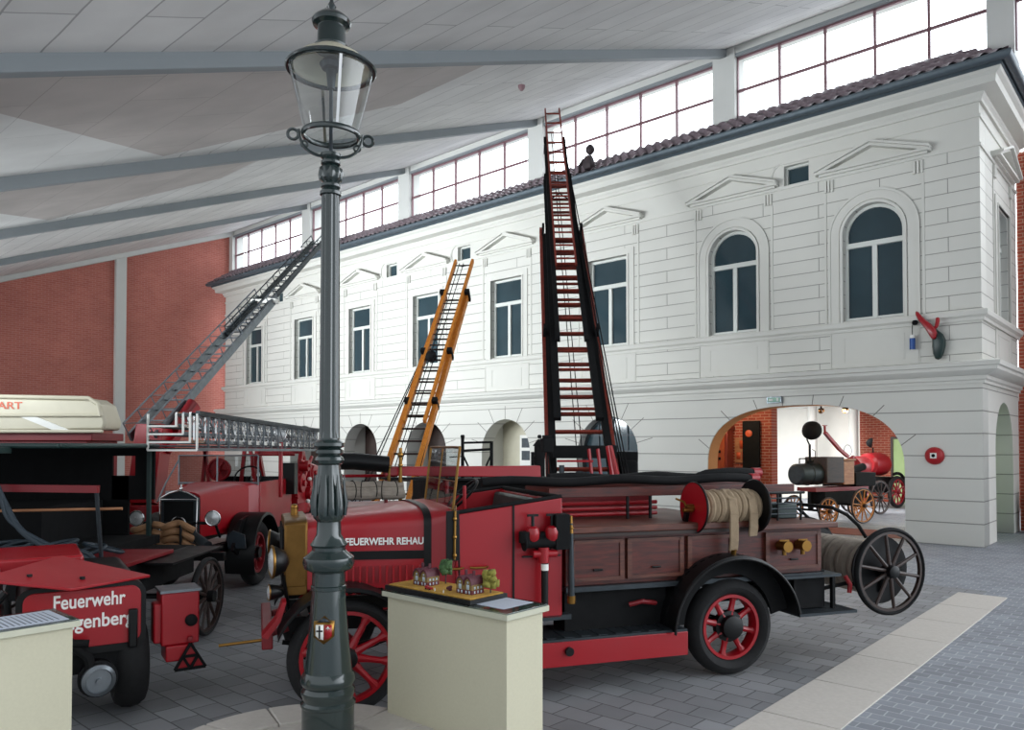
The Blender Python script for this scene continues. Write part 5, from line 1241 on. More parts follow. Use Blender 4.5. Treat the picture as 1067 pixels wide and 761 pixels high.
m = MB(); m.cyl((-.30, -.10, .34), (-.30, .05, .34), .13, .12, n=24); m.build('cap_housing', 'black', lg)
# red tail box with lamp and warning triangle
m = MB(); m.box(.13, .40, .02, .28, .48, .88); m.box(.16, .36, .0, .24, .36, .48); m.box(.08, .14, .05, .2, .50, .80); tb = m.build('tail_box', 'red', lg, bevel=.012)
m = MB(); m.box(.12, .41, .01, .29, .88, .90); m.build('box_lid', 'steel', tb)
m = MB(); m.lathe([(.045, 0), (.045, .02), (.03, .035), (.001, .04)], (.34, .02, .66), (0, -1, 0), n=20); m.build('tail_lamp', 'dblack', tb)
m = MB(); m.lathe([(.022, 0), (.018, .018), (.001, .02)], (.33, .0, .52), (0, -1, 0), n=16); m.build('reflector', 'dred', tb)
m = MB(); 
for p, q in (((.22, .30), (.44, .30)), ((.22, .30), (.33, .49)), ((.44, .30), (.33, .49)), ((.275, .395), (.385, .395)), ((.275, .395), (.33, .30)), ((.385, .395), (.33, .30))): m.bar((p[0], -.02, p[1]), (q[0], -.02, q[1]), .02, .02, up=(0, 1, 0))
m.build('warning_triangle_frame', 'dblack', tb)
m = MB(); m.prism([(.235, .307), (.425, .307), (.33, .475)], lambda p, k: (p[0], -.012 if k == 0 else -.006, p[1])); m.build('warning_triangle', 'red', tb)
# ================================================================== second fire engine, behind the bonnet of the long one
E2 = Matrix.Translation((-1.75, 8.55, 0)) @ Matrix.Rotation(math.radians(18.3), 4, 'Z')
e2 = thing('fire_engine', 'second red fire engine behind the lettered bonnet, with a long red beam on top', 'fire engine', mw=E2)
m = MB(); m.box(-.2, 3.0, .1, 1.3, .55, 1.12); m.box(-.2, 2.9, .2, 1.2, 1.12, 1.30); m.build('body', 'dred', e2, bevel=.02)
for x in (.2, 2.5):
    for y in (.05, 1.35): wheel(e2, (x, y, .43), .43, .07, 10, .28)
m = MB(); m.hexa([(.35, .10, 1.66), (2.25, .10, 1.62), (2.25, .30, 1.62), (.35, .30, 1.66), (.35, .12, 1.76), (2.25, .12, 1.76), (2.25, .28, 1.76), (.35, .28, 1.76)]); m.build('ladder_beam', 'red', e2, bevel=.01)
m = MB(); m.bar((.3, .2, 1.63), (2.2, .2, 1.585), .16, .025); m.build('beam_trim', 'black', e2)
m = MB(); m.box(.9, 2.6, .25, 1.3, 1.25, 1.60); m.build('dark_cover', 'dblack', e2, bevel=.02)
m = MB()
for x in (-.15, .38, 1.1, 2.1): m.cyl((x, .2, 1.1), (x, .2, 1.70), .022, n=8)
m.cyl((-.2, .2, 1.42), (.6, .2, 1.42), .022, n=8); m.cyl((-.3, .2, 1.66), (.5, .2, 1.66), .018, n=8); m.build('red_rail', 'red', e2)
m = MB(); m.cyl((.52, .05, 1.25), (.52, .05, 1.62), .025, n=10); m.cyl((.52, .05, 1.62), (.52, .05, 1.98), .02, n=10); m.ball((.52, .05, 1.9), .035, n=8); m.ball((.52, .05, 1.78), .03, n=8); m.build('brass_standpipe', 'cyl_brass', e2)
m = MB(); m.cyl((.40, .12, 1.4), (.40, .12, 1.76), .022, n=10); m.ball((.40, .12, 1.76), .03, n=8); m.build('brass_standpipe', 'brass', e2)
m = MB(); m.tube([(-.30, .05, 1.83), (0, .05, 1.83), (.38, .05, 1.79)], .095, 16); o = m.build('suction_hose', 'black', mw=E2); tag(o, 'thick black suction hose resting on the rail of the second red engine', 'hose')
m = MB()
for dy, dz in ((0, 0), (.07, .02), (.02, .06), (-.03, -.04)): m.tube([(-.32+.08*i, .05+dy+.006*math.sin(i*2+dy*50), 1.49+dz+.006*math.cos(i*1.7)) for i in range(12)], .055, 10)
o = m.build('rolled_hose', 'ghose', mw=E2)
for k in range(7):
    m = MB(); m.torus((-.25+k*.115, .06, 1.50), (1, .3*(-1)**k, 0), .112, .006, 24, 5); m.build('cord', 'dblack', o)
m = MB(); tag(o, 'bundle of greyish rolled canvas hose tied with cords, above the lettered bonnet', 'hose')
# dark signal lantern on a thin stand
m = MB(); m.cyl((2.50, .55, 1.6), (2.50, .55, 1.95), .010, n=6); m.cyl((2.42, .55, 1.6), (2.48, .55, 1.95), .008, n=6); m.cyl((2.56, .55, 1.6), (2.51, .55, 1.95), .008, n=6)
o = m.build('lantern', 'dblack', mw=E2); m = MB(); m.box(2.43, 2.56, .48, .62, 1.92, 2.10); m.box(2.45, 2.54, .5, .6, 2.10, 2.14); m.build('lamp_body', 'dblack', o, bevel=.008)
tag(o, 'black box lantern on a thin tripod standing on the second red engine', 'lantern')
# black trestle frame on the engine
m = MB(); 
for x in (1.42, 1.80): m.cyl((x, .7, 1.58), (x, .7, 2.10 if x < 1.5 else 2.06), .022, n=8)
m.cyl((1.42, .7, 2.04), (1.80, .7, 2.05), .014, n=8); m.cyl((1.42, .7, 1.94), (1.80, .7, 1.96), .016, n=8); m.cyl((1.42, .7, 1.9), (1.56, .7, 1.6), .012, n=6); m.cyl((1.80, .7, 1.9), (1.66, .7, 1.6), .012, n=6); m.cyl((1.25, .7, 1.86), (1.42, .7, 1.87), .008, n=6); m.ball((1.42, .7, 2.12), .03, n=6)
tag(m.build('trestle', 'dblack', mw=E2), 'black iron trestle with crossed struts in front of the cream niche', 'trestle')

# ================================================================== orange wooden extension ladder
ol = thing('wooden_ladder', 'orange varnished wooden extension ladder leaning steeply above a red engine', 'ladder', (-1.70, 12.0, 0))
A = V3((-.18, -.35, .95)); T_ = V3((.78, 3.0, 5.54)); lo_top = A.lerp(T_, .845)
wd = V3((1, -.1, 0)).normalized()
A_, B_ = A, A.lerp(T_, .86)
ladder(ol, A, A.lerp(T_, .85), .52, .42, 19, wdir=wd, rail=(.08, .13), rmat='owood', gmat='dwood', rr=.017)
nn = wd.cross((T_-A).normalized()); nn = nn if nn.y > 0 else -nn
ladder(ol, A.lerp(T_, .30)-nn*.12, T_-nn*.12, .34, .33, 15, wdir=wd, rail=(.045, .09), rmat='owood', gmat='dwood', rr=.014)
for t in (.38, .58, .845):
    m = MB(); c = A.lerp(T_, t); 
    for s in (-1, 1): m.bar(c+wd*s*.235-nn*.16, c+wd*s*.235+nn*.1, .09, .08)
    m.build('iron_clamp', 'dblack', ol)
m = MB(); c = A.lerp(T_, .55); m.ball(c-wd*.05-nn*.15, .10, (1, 1, 1.1), n=10); m.build('pulley', 'dblack', ol)
m = MB(); c = T_-nn*.12; m.tube([c-wd*.16-(T_-A).normalized()*.12, c-(T_-A).normalized()*.16, c+wd*.16-(T_-A).normalized()*.12], .012, 6); m.build('top_wire', 'dsteel', ol)
m = MB()
for s, e in ((-.55, .62), (-.48, .60), (.30, .62)): m.cyl(A+V3((s*1.05, -.1, 0)), A.lerp(T_, e)+wd*(.2 if s > 0 else -.24), .010, n=6)
for s in (-.05, .03): m.cyl(A+wd*s-nn*.2, A.lerp(T_, .97)+wd*s-nn*.2, .008, n=5)
m.build('stay_wire', 'dblack', ol)
m = MB(); m.box(-.6, .5, -.6, .8, .75, .95); m.build('ladder_carriage', 'dred', ol, bevel=.02)
for s in (-1, 1): wheel(ol, (s*.68-.05, .1, .42), .42, .03, 10, .35, 'dred', 'dblack', 'black', style='plain', axis='x')
m = MB(); m.cyl((-.7, .1, .42), (.6, .1, .42), .03); m.build('axle', 'black', ol)
for v in ():
    pass

# ================================================================== tall dark extension ladder on its carriage
tl = thing('turntable_ladder', 'tall dark red and black extension ladder reaching up to the roof edge', 'ladder', (1.25, 13.2, 0))
A = V3((-.02, -.2, 1.1)); T_ = V3((-.22, 6.6, 10.45)); wd = V3((1, -.02, 0)).normalized(); d = (T_-A).normalized(); nn = V3((0, -d.z, d.y))
def seg(t0, t1, w0, w1, n, off, rail, rm, gm, rr, flat=True): ladder(tl, A.lerp(T_, t0)+nn*off, A.lerp(T_, t1)+nn*off, w0, w1, n, wdir=wd, rail=rail, rmat=rm, gmat=gm, rr=rr, flat=flat)
seg(.0, .60, 1.04, .74, 17, 0, (.13, .12), 'dblack', 'rwood', .030)
seg(.14, .76, .76, .54, 15, .13, (.13, .10), 'dblack', 'rwood', .022)
seg(.30, .90, .56, .44, 17, .24, (.09, .08), 'dblack', 'rwood', .018)
seg(.48, 1.0, .42, .36, 14, .34, (.035, .06), 'rwood', 'rwood', .015)
for s, r0, r1 in ((-1, .60, .30), (1, .60, .30)):
    m = MB(); m.bar(A+wd*s*.61+nn*(-.03), A.lerp(T_, .62)+wd*s*.45+nn*(-.03), .075, .15, up=nn); m.build('outer_rail', 'rwood', tl)
m = MB()
for s, t1 in ((.75, .84), (.70, .76), (.66, .66)): m.cyl(A+wd*s+nn*.0+V3((0, 0, .35)), A.lerp(T_, t1)+wd*.26+nn*.2, .012, n=6)
for s in (-.06, .04): m.cyl(A+wd*s-nn*.1, A.lerp(T_, .95)+wd*s*.5-nn*.0, .010, n=5)
m.build('stay_wire', 'dblack', tl)
for t, w in ((.33, .52), (.60, .42), (.76, .30), (.88, .24)):
    m = MB(); c = A.lerp(T_, t)+nn*.1
    for s in (-1, 1): m.bar(c+wd*s*w-nn*.12, c+wd*s*w+nn*.2, .05, .12)
    m.build('section_clamp', 'dblack', tl)
m = MB(); c = A.lerp(T_, .70)+nn*.2; m.tube([c-wd*.2-d*.1, c+nn*.08, c+wd*.2-d*.1], .015, 6); m.build('cross_stay', 'dblack', tl)
# carriage
m = MB()
for s in (-1, 1):
    m.bar((s*.55, -.3, .7), (s*.52, .3, 2.0), .07, .12); m.bar((s*.55, .9, .7), (s*.5, .3, 2.0), .07, .10)
m.box(-.65, .65, -.5, 1.3, .62, .80); m.bar((-.55, 0, 1.9), (.55, 0, 1.9), .1, .22); m.bar((-.55, -.1, 1.45), (.55, -.1, 1.45), .05, .06); m.cyl((-.78, -.1, 1.25), (-.78, -.1, 2.0), .09, .09, n=12); m.cyl((-.78, -.1, 2.0), (-.78, -.1, 2.12), .12, .03, n=12); m.ball((-.78, -.1, 2.16), .04, n=8)
m.cyl((-.9, -.15, 1.3), (-.9, -.15, 1.9), .03, n=8); m.cyl((-.78, -.1, .7), (-.78, -.1, 1.3), .05, n=8); m.build('carriage_frame', 'dblack', tl, bevel=.008)
m = MB()
for x in (.10, .25): m.bar((x, -.45, 1.3), (x-.06, -.3, 1.95), .035, .05)
m.bar((.46, -.45, 1.25), (.36, -.3, 2.0), .05, .06); m.bar((.56, -.45, 1.25), (.40, -.3, 2.0), .05, .06); m.bar((-.5, -.40, 1.75), (.1, -.40, 1.75), .03, .035); m.bar((-.5, -.42, 1.50), (.35, -.42, 1.50), .03, .035); m.build('red_strut', 'red', tl)
m = MB(); m.torus((-.12, -.4, 1.45), (0, 1, .1), .12, .02, 20, 6); m.cyl((-.12, -.35, 1.45), (-.12, -.5, 1.45), .04); m.cyl((-.42, -.35, 1.3), (-.42, -.35, 1.68), .045, n=10); m.build('winch', 'dsteel', tl)
m = MB(); m.ball((.62, -.55, 1.36), .10, (1, 1, .8), n=12); m.build('red_dome', 'red', tl)
m = MB(); m.box(.60, .95, .2, .9, .9, 1.9); m.box(.66, .9, .0, .2, 1.3, 1.75); m.cyl((.95, .5, 1.2), (1.1, .5, 1.2), .2, n=18); m.build('gear_case', 'dblack', tl, bevel=.02)
for x in (-.85, .85):
    for y in (.0, 1.2): wheel(tl, (x, y, .42), .42, .05, 10, .33, 'dred', 'rubber', 'black', style='plain', axis='x')
m = MB(); m.cyl((-.85, 0, .42), (.85, 0, .42), .035); m.cyl((-.85, 1.2, .42), (.85, 1.2, .42), .035); m.build('axle', 'black', tl)

# ================================================================== vehicles in the passage
def inhall(u, v, rz=0): return HF @ Matrix.Translation((u, v, 0)) @ Matrix.Rotation(rz, 4, 'Z')
# steam pump: local x along its length
SP = Matrix.Translation((8.15, 20.0, 0)) @ Matrix.Rotation(math.radians(28), 4, 'Z')
sp_ = thing('steam_pump', 'historic pump wagon with a dark boiler drum and yellow-spoked wheels under the arch', 'pump wagon', mw=SP)
m = MB(); m.lathe([(.22, 0), (.27, .04), (.28, .12), (.28, .85)], (-1.10, 0, 1.28), (1, .0, 0), n=32); m.torus((-.7, 0, 1.28), (1, 0, 0), .282, .012, 32, 5); m.build('boiler_drum', 'dsteel', sp_)
m = MB(); m.tube([(-1.0, -.05, 1.56), (-1.0, -.05, 1.68), (-.75, -.05, 1.68), (-.75, -.05, 1.56)], .02, 6); m.build('drum_handle', 'black', sp_)
m = MB(); m.box(-.35, .30, -.35, .35, 1.05, 1.72); m.build('tank_box', 'dwood', sp_, bevel=.02)
m = MB(); m.box(.32, .72, -.32, .32, 1.0, 1.62); m.box(.28, .76, -.36, .36, 1.62, 1.67); m.build('pump_chest', 'pale', sp_, bevel=.01)
m = MB(); m.box(-.7, 1.3, -.3, .3, .84, .94); m.build('frame', 'dred', sp_)
m = MB(); m.box(-.35, 1.1, -.28, .28, .5, .84); m.build('under_case', 'dblack', sp_, bevel=.02)
m = MB(); m.box(.8, 1.6, -.3, .3, .95, 1.3); m.cyl((.8, 0, 1.3), (1.5, 0, 1.45), .1); m.build('engine_block', 'dblack', sp_, bevel=.02)
for x, R in ((-.55, .36), (.75, .46)):
    for y in (-.55, .55): wheel(sp_, (x, y, R), R, .025, 12, R-.06, 'owood', 'dwood', 'dwood', style='plain', hubr=.05)
m = MB(); m.cyl((-.55, -.55, .36), (-.55, .55, .36), .03); m.cyl((.75, -.55, .46), (.75, .55, .46), .03); m.bar((-.55, 0, .36), (-.55, 0, .85), .1, .1); m.bar((.75, 0, .46), (.75, 0, .85), .1, .1); m.build('axle', 'dblack', sp_)
m = MB(); m.bar((-.12, -.1, 2.35), (.42, -.1, 1.92), .07, .09, up=(0, 1, 0)); m.bar((.42, -.1, 1.92), (.75, -.1, 1.72), .07, .08, up=(0, 1, 0)); m.cyl((-.12, -.1, 2.32), (-.12, -.1, 2.52), .03); m.bar((-.2, -.1, 2.53), (-.04, -.1, 2.53), .03, .02); m.bar((.95, -.1, 1.5), (.95, -.1, 1.75), .05, .05); m.bar((.88, -.1, 1.72), (1.02, -.1, 1.72), .03, .03); m.build('red_lever_arm', 'red', sp_)
m = MB(); m.torus((.75, -.1, 1.88), (0, 1, 0), .15, .010, 24, 6); m.build('hand_ring', 'steel', sp_)
# searchlight standing above the boiler
t = thing('searchlight', 'large round black searchlight on a short stand above the boiler drum, against the white wall', 'searchlight', mw=SP @ Matrix.Translation((-.62, -.05, 1.565)))
m = MB(); m.cyl((0, 0, 0), (0, 0, .48), .03, n=10); m.cyl((0, 0, .0), (0, 0, .06), .09, n=14); m.tube([(-.02, 0, .48), (-.10, 0, .60), (-.08, 0, .70)], .02, 6); m.tube([(.08, 0, .35), (.2, 0, .3), (.2, 0, .12), (.1, 0, .05)], .010, 6); m.build('stand', 'dblack', t)
m = MB(); m.lathe([(.24, 0), (.25, .06), (.20, .20), (.10, .28), (.03, .31)], (.10, .0, .82), (-.75, -.35, .25), n=28); m.build('lamp_housing', 'dblack', t)
m = MB(); m.lathe([(.235, 0), (.12, -.03), (.001, -.04)], (.10, 0, .82), (-.75, -.35, .25), n=28, cap=False); m.build('lamp_lens', 'steel', t)
# second wagon with red tanks
S2 = Matrix.Translation((10.0, 22.6, 0)) @ Matrix.Rotation(math.radians(32), 4, 'Z')
s2 = thing('hand_pump_cart', 'dark horse-drawn pump cart with a red domed tank, behind the boiler wagon', 'pump cart', mw=S2)
m = MB(); m.box(-.9, 1.0, -.35, .35, .80, .95); m.box(-.8, .0, -.3, .3, .95, 1.3); m.build('frame', 'dblack', s2, bevel=.01)
m = MB(); m.lathe([(.30, 0), (.32, .08), (.32, .45), (.30, .53)], (.0, .0, 1.38), (1, 0, 0), n=28); m.build('red_tank', 'red', s2)
for x, R in ((-.6, .36), (.6, .50)):
    for y in (-.5, .5): wheel(s2, (x, y, R), R, .025, 12, R-.06, 'owood' if x < 0 else 'dwood', 'dwood', 'dwood', style='plain', hubr=.05)
m = MB(); m.cyl((-.6, -.5, .36), (-.6, .5, .36), .03); m.cyl((.6, -.5, .5), (.6, .5, .5), .03); m.bar((-.6, 0, .36), (-.6, 0, .85), .1, .1); m.bar((.6, 0, .46), (.6, 0, .85), .1, .1); m.build('axle', 'dblack', s2)
m = MB(); m.cyl((-1.3, -.2, 1.12), (.3, -.35, 1.0), .05, n=10); m.cyl((-1.3, -.3, 1.0), (.3, -.42, .9), .04, n=10); m.build('carried_tube', 'hose', s2)
S3 = Matrix.Translation((11.9, 25.2, 0)) @ Matrix.Rotation(math.radians(35), 4, 'Z')
s3 = thing('tank_trailer', 'small trailer with a red tank and red disc wheels, rightmost under the arch', 'tank trailer', mw=S3)
m = MB(); m.lathe([(.28, 0), (.36, .07), (.38, .2), (.38, .75), (.36, .88), (.28, .95)], (-.5, 0, 1.40), (1, 0, 0), n=28); m.build('red_tank', 'red', s3)
m = MB(); m.box(-.6, .8, -.35, .35, .78, .98); m.box(-.4, .5, -.3, .3, .5, .8); m.cyl((0, -.55, .52), (0, .55, .52), .04); m.build('frame', 'dblack', s3)
for y in (-.6, .6): wheel(s3, (.25, y, .52), .52, .06, 10, .38, 'red', 'rubber', 'dred', style='art', hubr=.07)
m = MB(); m.tube([(.25+.60*math.cos(math.radians(a)), -.6, .52+.60*math.sin(math.radians(a))) for a in range(-10, 120, 10)], .05, 6); m.build('mudguard', 'dblack', s3)
m = MB(); m.cyl((-.1, 0, 1.75), (-.1, 0, 1.95), .025, n=8); m.lathe([(.16, 0), (.16, .06), (.09, .16), (.02, .19)], (-.1, .02, 2.10), (-.5, .8, .1), n=20); o = m.build('small_searchlight', 'dblack', s3)

# ================================================================== fittings on and around the facade
# exit sign box above the arch
m = MB(); m.box(4.02, 4.38, .0, .10, 3.00, 3.15); o = m.build('exit_sign', 'steel', mw=HF, bevel=.006); tag(o, 'small exit sign box mounted above the wide arch', 'sign')
m = MB(); m.box(4.05, 4.35, .10, .104, 3.02, 3.13); M['exitg'] = pm('exit_panel', '#9fc7b4', .4, var=.1, scale=30); m.build('sign_panel', 'exitg', o, smooth=None)
m = MB(); m.box(4.22, 4.32, .104, .106, 3.05, 3.10); m.box(4.09, 4.13, .104, .106, 3.04, 3.12); m.bar((4.15, .105, 3.075), (4.21, .105, 3.075), .012, .002); m.build('pictogram', 'white', o, smooth=None)
# alarm bell
m = MB(); m.lathe([(.17, .003), (.18, .01), (.18, .05), (.155, .10), (.10, .13), (.03, .14)], (.83, 0, 2.0) if False else (.86, .0, 1.80), (0, 1, 0), n=36); o = m.build('alarm_bell', 'bell', mw=HF); tag(o, 'round red fire alarm bell on the white pillar right of the arch', 'alarm bell')
m = MB(); m.box(.80, .92, .135, .142, 1.75, 1.86); m.build('label_plate', 'white', o, bevel=.002)
m = MB(); m.lathe([(.035, 0), (.03, .006)], (.86, .142, 1.805), (0, 1, 0), n=16); m.build('bell_emblem', 'dblack', o)
# spotlights under the arch crown
for k, (u, lab, lit) in enumerate(((2.72, 'small glowing orange spotlight under the crown of the arch, right one', True), (3.25, 'small unlit brass spotlight under the crown of the arch, left one', False))):
    t = thing('spotlight', lab, 'spotlight', mw=HF @ Matrix.Translation((u, -.28, 2.86)))
    m = MB(); m.cyl((0, 0, .05), (0, 0, -.02), .02, n=8); m.cyl((-.06, 0, -.02), (.06, 0, -.02), .02, n=8); m.build('bracket', 'black', t)
    m = MB(); m.lathe([(.05, -.10), (.055, 0), (.05, 0), (.045, -.08)], (0, .04, -.07), (.1, 1, -.3), n=18, cap=False); m.build('spot_shade', 'cyl_brass', t)
    m = MB(); m.ball((0, .04, -.075), .035, n=10)
    if lit: M['bulb'] = emitm('glowing_bulb', '#ffb45a', 30)
    m.build('bulb', 'bulb' if lit else 'brass', t)
# hose boots hanging on the cornice: dark bag with red cloth, blue lantern
t = thing('hanging_costume', 'dark green pointed bundle with red cloth hung on the facade near the right corner', 'costume', mw=HF @ Matrix.Translation((.80, .10, 3.72)) @ Matrix.Diagonal((1.35, 1.4, 1.05, 1)))
m = MB(); m.loft([[(.02, -.02, .0), (-.10, -.02, .0), (-.10, .08, .0), (.02, .08, .0)], [(.06, -.04, .3), (-.16, -.04, .3), (-.16, .12, .3), (.06, .12, .3)], [(.02, -.04, .50), (-.17, -.04, .50), (-.17, .12, .50), (.02, .12, .50)], [(.24, -.03, .78), (.14, -.03, .80), (.14, .05, .80), (.24, .05, .78)]]); m.build('dark_bundle', 'green', t, sub=1)
m = MB(); m.loft([[(.03, .08, .38), (-.05, .08, .40), (-.05, .16, .40), (.03, .16, .38)], [(.10, .08, .62), (-.07, .08, .66), (-.07, .18, .66), (.10, .18, .62)], [(.24, .06, .84), (.12, .06, .80), (.12, .14, .80), (.24, .14, .84)], [(.27, .06, 1.02), (.21, .06, 1.02), (.21, .12, 1.02), (.27, .12, 1.02)]]); m.tube([(-.02, .1, .6), (-.07, .12, .78), (-.05, .12, .84)], .035, 6); m.build('red_cloth', 'red', t, sub=1)
t = thing('hanging_lantern', 'small blue lantern hanging from an arm beside the red cloth', 'lantern', mw=HF @ Matrix.Translation((1.22, .10, 3.95)))
m = MB(); m.cyl((0, .05, .05), (0, .05, .28), .055, n=16); m.build('blue_glass', 'blue', t)
m = MB(); m.cyl((0, .05, .28), (0, .05, .35), .06, .04, n=16); m.build('cap', 'white', t); m = MB(); m.cyl((0, .05, .35), (0, .05, .56), .008, n=6); m.ball((-.05, .05, .60), .06, n=8); m.cyl((-.05, .05, .6), (-.12, -.09, .62), .012, n=6); m.build('arm', 'dblack', t)
# figures on the tiled roof edge
t = thing('roof_figure', 'dark crouching figure on the tiled roof edge right of the tall ladder', 'figurine', mw=HF @ Matrix.Translation((9.30, .34, 9.62)) @ Matrix.Scale(1.45, 4))
m = MB(); m.loft([[(.14, -.12, 0), (-.14, -.12, 0), (-.14, .12, 0), (.14, .12, 0)], [(.17, -.12, .15), (-.12, -.12, .15), (-.12, .12, .15), (.17, .12, .15)], [(.09, -.08, .32), (-.08, -.08, .32), (-.08, .08, .32), (.09, .08, .32)]]); m.build('body', 'skin_dark', t, sub=1)
m = MB(); m.ball((-.02, 0, .40), .09, (1, 1, 1.1), n=10); m.build('head', 'skin_dark', t); m = MB(); m.tube([(.12, 0, .25), (.2, .04, .12), (.18, .06, .0)], .035, 6); m.build('arm', 'skin_dark', t)
t = thing('roof_figure', 'dark crouching figure on the tiled roof edge just right of the lamp post', 'figurine', mw=HF @ Matrix.Translation((21.35, .34, 9.60)) @ Matrix.Scale(1.3, 4))
m = MB(); m.loft([[(.10, -.1, 0), (-.18, -.1, 0), (-.18, .1, 0), (.10, .1, 0)], [(.26, -.1, .25), (-.14, -.1, .20), (-.14, .1, .20), (.26, .1, .25)], [(.10, -.08, .42), (-.12, -.08, .44), (-.12, .08, .44), (.10, .08, .42)]]); m.build('body', 'skin_dark', t, sub=1)
m = MB(); m.ball((-.10, 0, .50), .10, n=10); m.build('head', 'skin_dark', t); m = MB(); m.tube([(.24, 0, .32), (.36, 0, .26), (.28, .04, .02)], .045, 6); m.build('arm', 'skin_dark', t)
# alarm cabinet with round dials inside the passage
t = thing('alarm_cabinet', 'tall orange-brown wooden alarm cabinet with two round dials in the passage', 'cabinet', mw=HF @ Matrix.Translation((7.32, -3.0, 0)))
m = MB(); m.box(-.42, .42, -.4, 0, 0, 2.6); m.box(-.46, .46, -.4, .04, 2.5, 2.62); m.build('body', 'rwood', t, bevel=.01)
M['cab'] = woodm('cabinet_front', '#8a3a1c', '#b0542c', .4, axis=2)
m = MB(); m.box(-.34, .34, 0, .02, .9, 2.45); fr_ = m.build('front_panel', 'cab', t)
for x in (-.17, .17):
    m = MB(); m.lathe([(.10, 0), (.10, .02)], (x, .02, 2.2), (0, 1, 0), n=24); dd = m.build('dial', 'lett', fr_); m = MB(); m.torus((x, .04, 2.2), (0, 1, 0), .10, .014, 24, 6); m.build('dial_ring', 'dblack', fr_)
m = MB(); m.box(-.05, .05, .02, .03, 1.45, 1.95); m.build('switch_strip', 'lett', fr_)
for z in (1.25, 1.6, 1.8): 
    for x in (-.2, .2): m = MB(); m.box(x-.035, x+.035, .02, .035, z, z+.08); m.build('switch', 'dblack', fr_)
t = thing('notice_board', 'small brown framed notice board with pinned papers on the dark passage wall', 'notice board', mw=HF @ Matrix.Translation((6.68, -3.45, 1.52)))
m = MB(); m.box(-.2, .2, -.04, 0, 0, .72); m.build('board', 'pale', t, bevel=.006)
m = MB(); m.box(-.15, .05, 0, .004, .4, .64); m.box(-.12, -.02, 0, .004, .08, .32); m.box(.02, .15, 0, .004, .1, .3); m.build('paper', 'letor', t, smooth=None)
m = MB(); m.box(6.12, 6.62, -3.49, -3.40, 1.15, 2.72); tag(m.build('dark_niche_sheet', 'dblack', mw=HF), 'black sheet standing for a dark niche in the passage brick wall', 'panel')  # flat black sheet paints the darkness of a niche
m = MB(); m.lathe([(.10, 0), (.10, .03), (.03, .05)], (6.42, -3.40, 2.36), (0, 1, 0), n=20); tag(m.build('round_badge', 'letor', mw=HF), 'round orange badge on the black niche sheet', 'badge')
m = MB(); m.box(-.55, -.10, -3.9, -3.4, 0, 1.0); tag(m.build('waste_bin', 'bin', mw=HF @ Matrix.Translation((-.15, 0, 0)), bevel=.02), 'dark bin standing beside the side wall at the far right', 'bin')
# ceiling sensors
for k, (x, y, z, lab) in enumerate(((.18, 14.3, 8.66, 'small brown smoke detector on the ceiling above the tall ladder'), )):
    m = MB(); m.lathe([(.07, 0), (.06, -.05), (.03, -.09)], (x, y, z+.12), n=14); tag(m.build('smoke_detector', 'mull'), lab, 'smoke detector')

split_loose({'canopy_post', 'axle', 'leaf_spring', 'stay_wire', 'ladder_support', 'red_rail', 'board_post', 'red_strut', 'section_clamp', 'iron_clamp', 'louvre', 'paper', 'rear_rail', 'lamp_bracket', 'hose_strap', 'reel_bracket', 'cross_rail', 'rail_support', 'hanger_arm', 'pull_bar', 'turntable_frame', 'brass_fitting'})
# ------------------------------------------------------------------ light
w = bpy.data.worlds.new('sky'); sc.world = w; w.use_nodes = True
bg = w.node_tree.nodes['Background']; N = w.node_tree.nodes; L = w.node_tree.links
tc = N.new('ShaderNodeTexCoord'); sp = N.new('ShaderNodeSeparateXYZ'); L.new(tc.outputs['Generated'], sp.inputs[0])
cr = N.new('ShaderNodeValToRGB'); L.new(sp.outputs['Z'], cr.inputs['Fac'])
cr.color_ramp.elements[0].position = .45; cr.color_ramp.elements[0].color = (.50, .54, .58, 1)
cr.color_ramp.elements[1].position = .55; cr.color_ramp.elements[1].color = (.88, .94, 1, 1)
mr = N.new('ShaderNodeMapRange'); mr.inputs['From Min'].default_value = -1; mr.inputs['From Max'].default_value = 1; L.new(sp.outputs['Z'], mr.inputs['Value'])
L.new(mr.outputs[0], cr.inputs['Fac']); L.new(cr.outputs['Color'], bg.inputs['Color'])
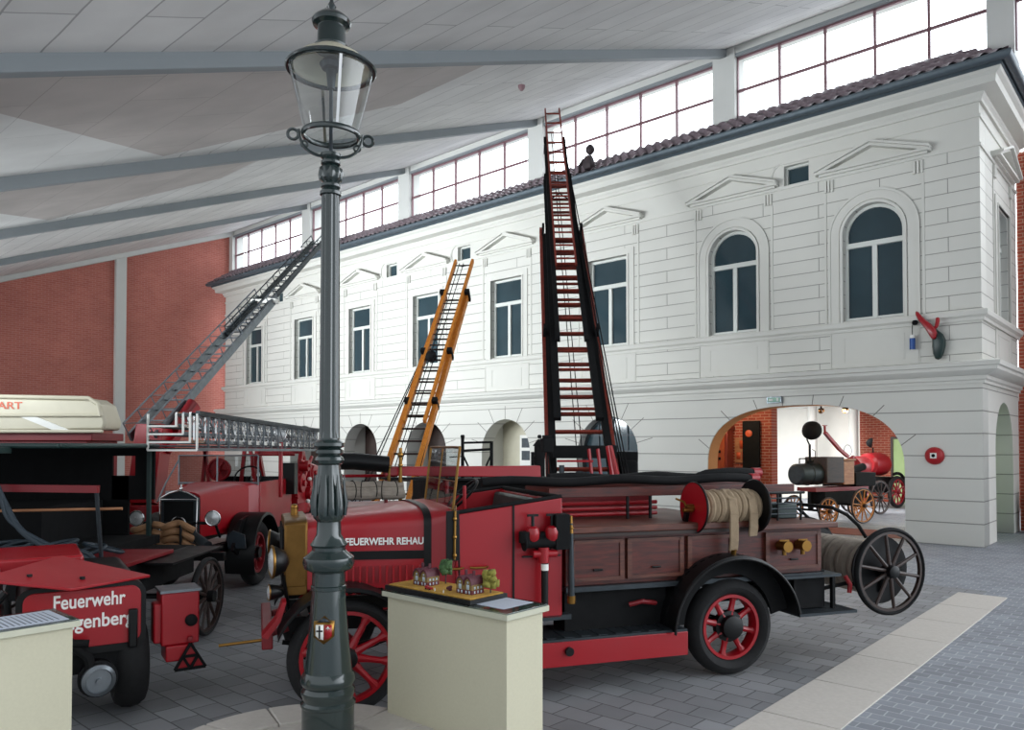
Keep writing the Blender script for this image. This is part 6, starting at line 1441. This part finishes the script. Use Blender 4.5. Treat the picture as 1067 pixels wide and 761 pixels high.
# brighter outdoors on the clerestory side of the hall
dt = N.new('ShaderNodeVectorMath'); dt.operation = 'DOT_PRODUCT'; L.new(tc.outputs['Generated'], dt.inputs[0]); dt.inputs[1].default_value = (.667, .745, 0)
m2 = N.new('ShaderNodeMapRange'); m2.inputs['From Min'].default_value = -.2; m2.inputs['From Max'].default_value = .4; m2.inputs['To Min'].default_value = 1.25; m2.inputs['To Max'].default_value = 5.5
L.new(dt.outputs['Value'], m2.inputs['Value']); L.new(m2.outputs[0], bg.inputs['Strength'])
def lamp(name, typ, loc, energy, color=(1, 1, 1), size=.2, target=None, spot=None, size_y=None):
    l = bpy.data.lights.new(name, typ); l.energy = energy; l.color = color
    if typ == 'AREA':
        l.size = size
        if size_y: l.shape = 'RECTANGLE'; l.size_y = size_y
    else: l.shadow_soft_size = size
    o = bpy.data.objects.new(name, l); COL.objects.link(o); o.location = loc
    if target is not None: o.rotation_euler = (V3(target)-V3(loc)).to_track_quat('-Z', 'Y').to_euler()
    if spot: l.spot_size = spot; l.spot_blend = .5
    return o
lamp('passage_daylight', 'AREA', hall(7.5, -7.5, 3.3), 750, (1, .98, .95), 3.0, hall(7.5, -8, 0))
lamp('passage_front_light', 'AREA', hall(3.2, -6.5, 3.2), 60, (1, .95, .9), 2.0, hall(3.5, -6.5, 0))
lamp('arch_spot_glow', 'POINT', hall(2.75, -.75, 2.72), 40, (1, .6, .3), .06)
lamp('passage_fill_light', 'POINT', hall(6.6, -2.3, 2.95), 45, (1, .75, .5), .1)  # added warm fill to brighten the cabinet, no fitting of its own
lamp('side_arch_light', 'POINT', hall(2.2, -2.3, 2.2), 25, (.95, 1, .85), .3)
for k, (u, e) in enumerate(((3, 110), (9.5, 320), (16, 520), (22.5, 540))):  # added uplights out of view, brightening the facade and ceiling
    o = lamp('facade_fill_light', 'AREA', hall(u+2.5, 17.6, 3.7), e, (.90, .96, 1), 5.0, hall(u, 0, 7.0), size_y=1.2)
    o.data.spread = math.radians(75)
sc.view_settings.exposure = -0.15
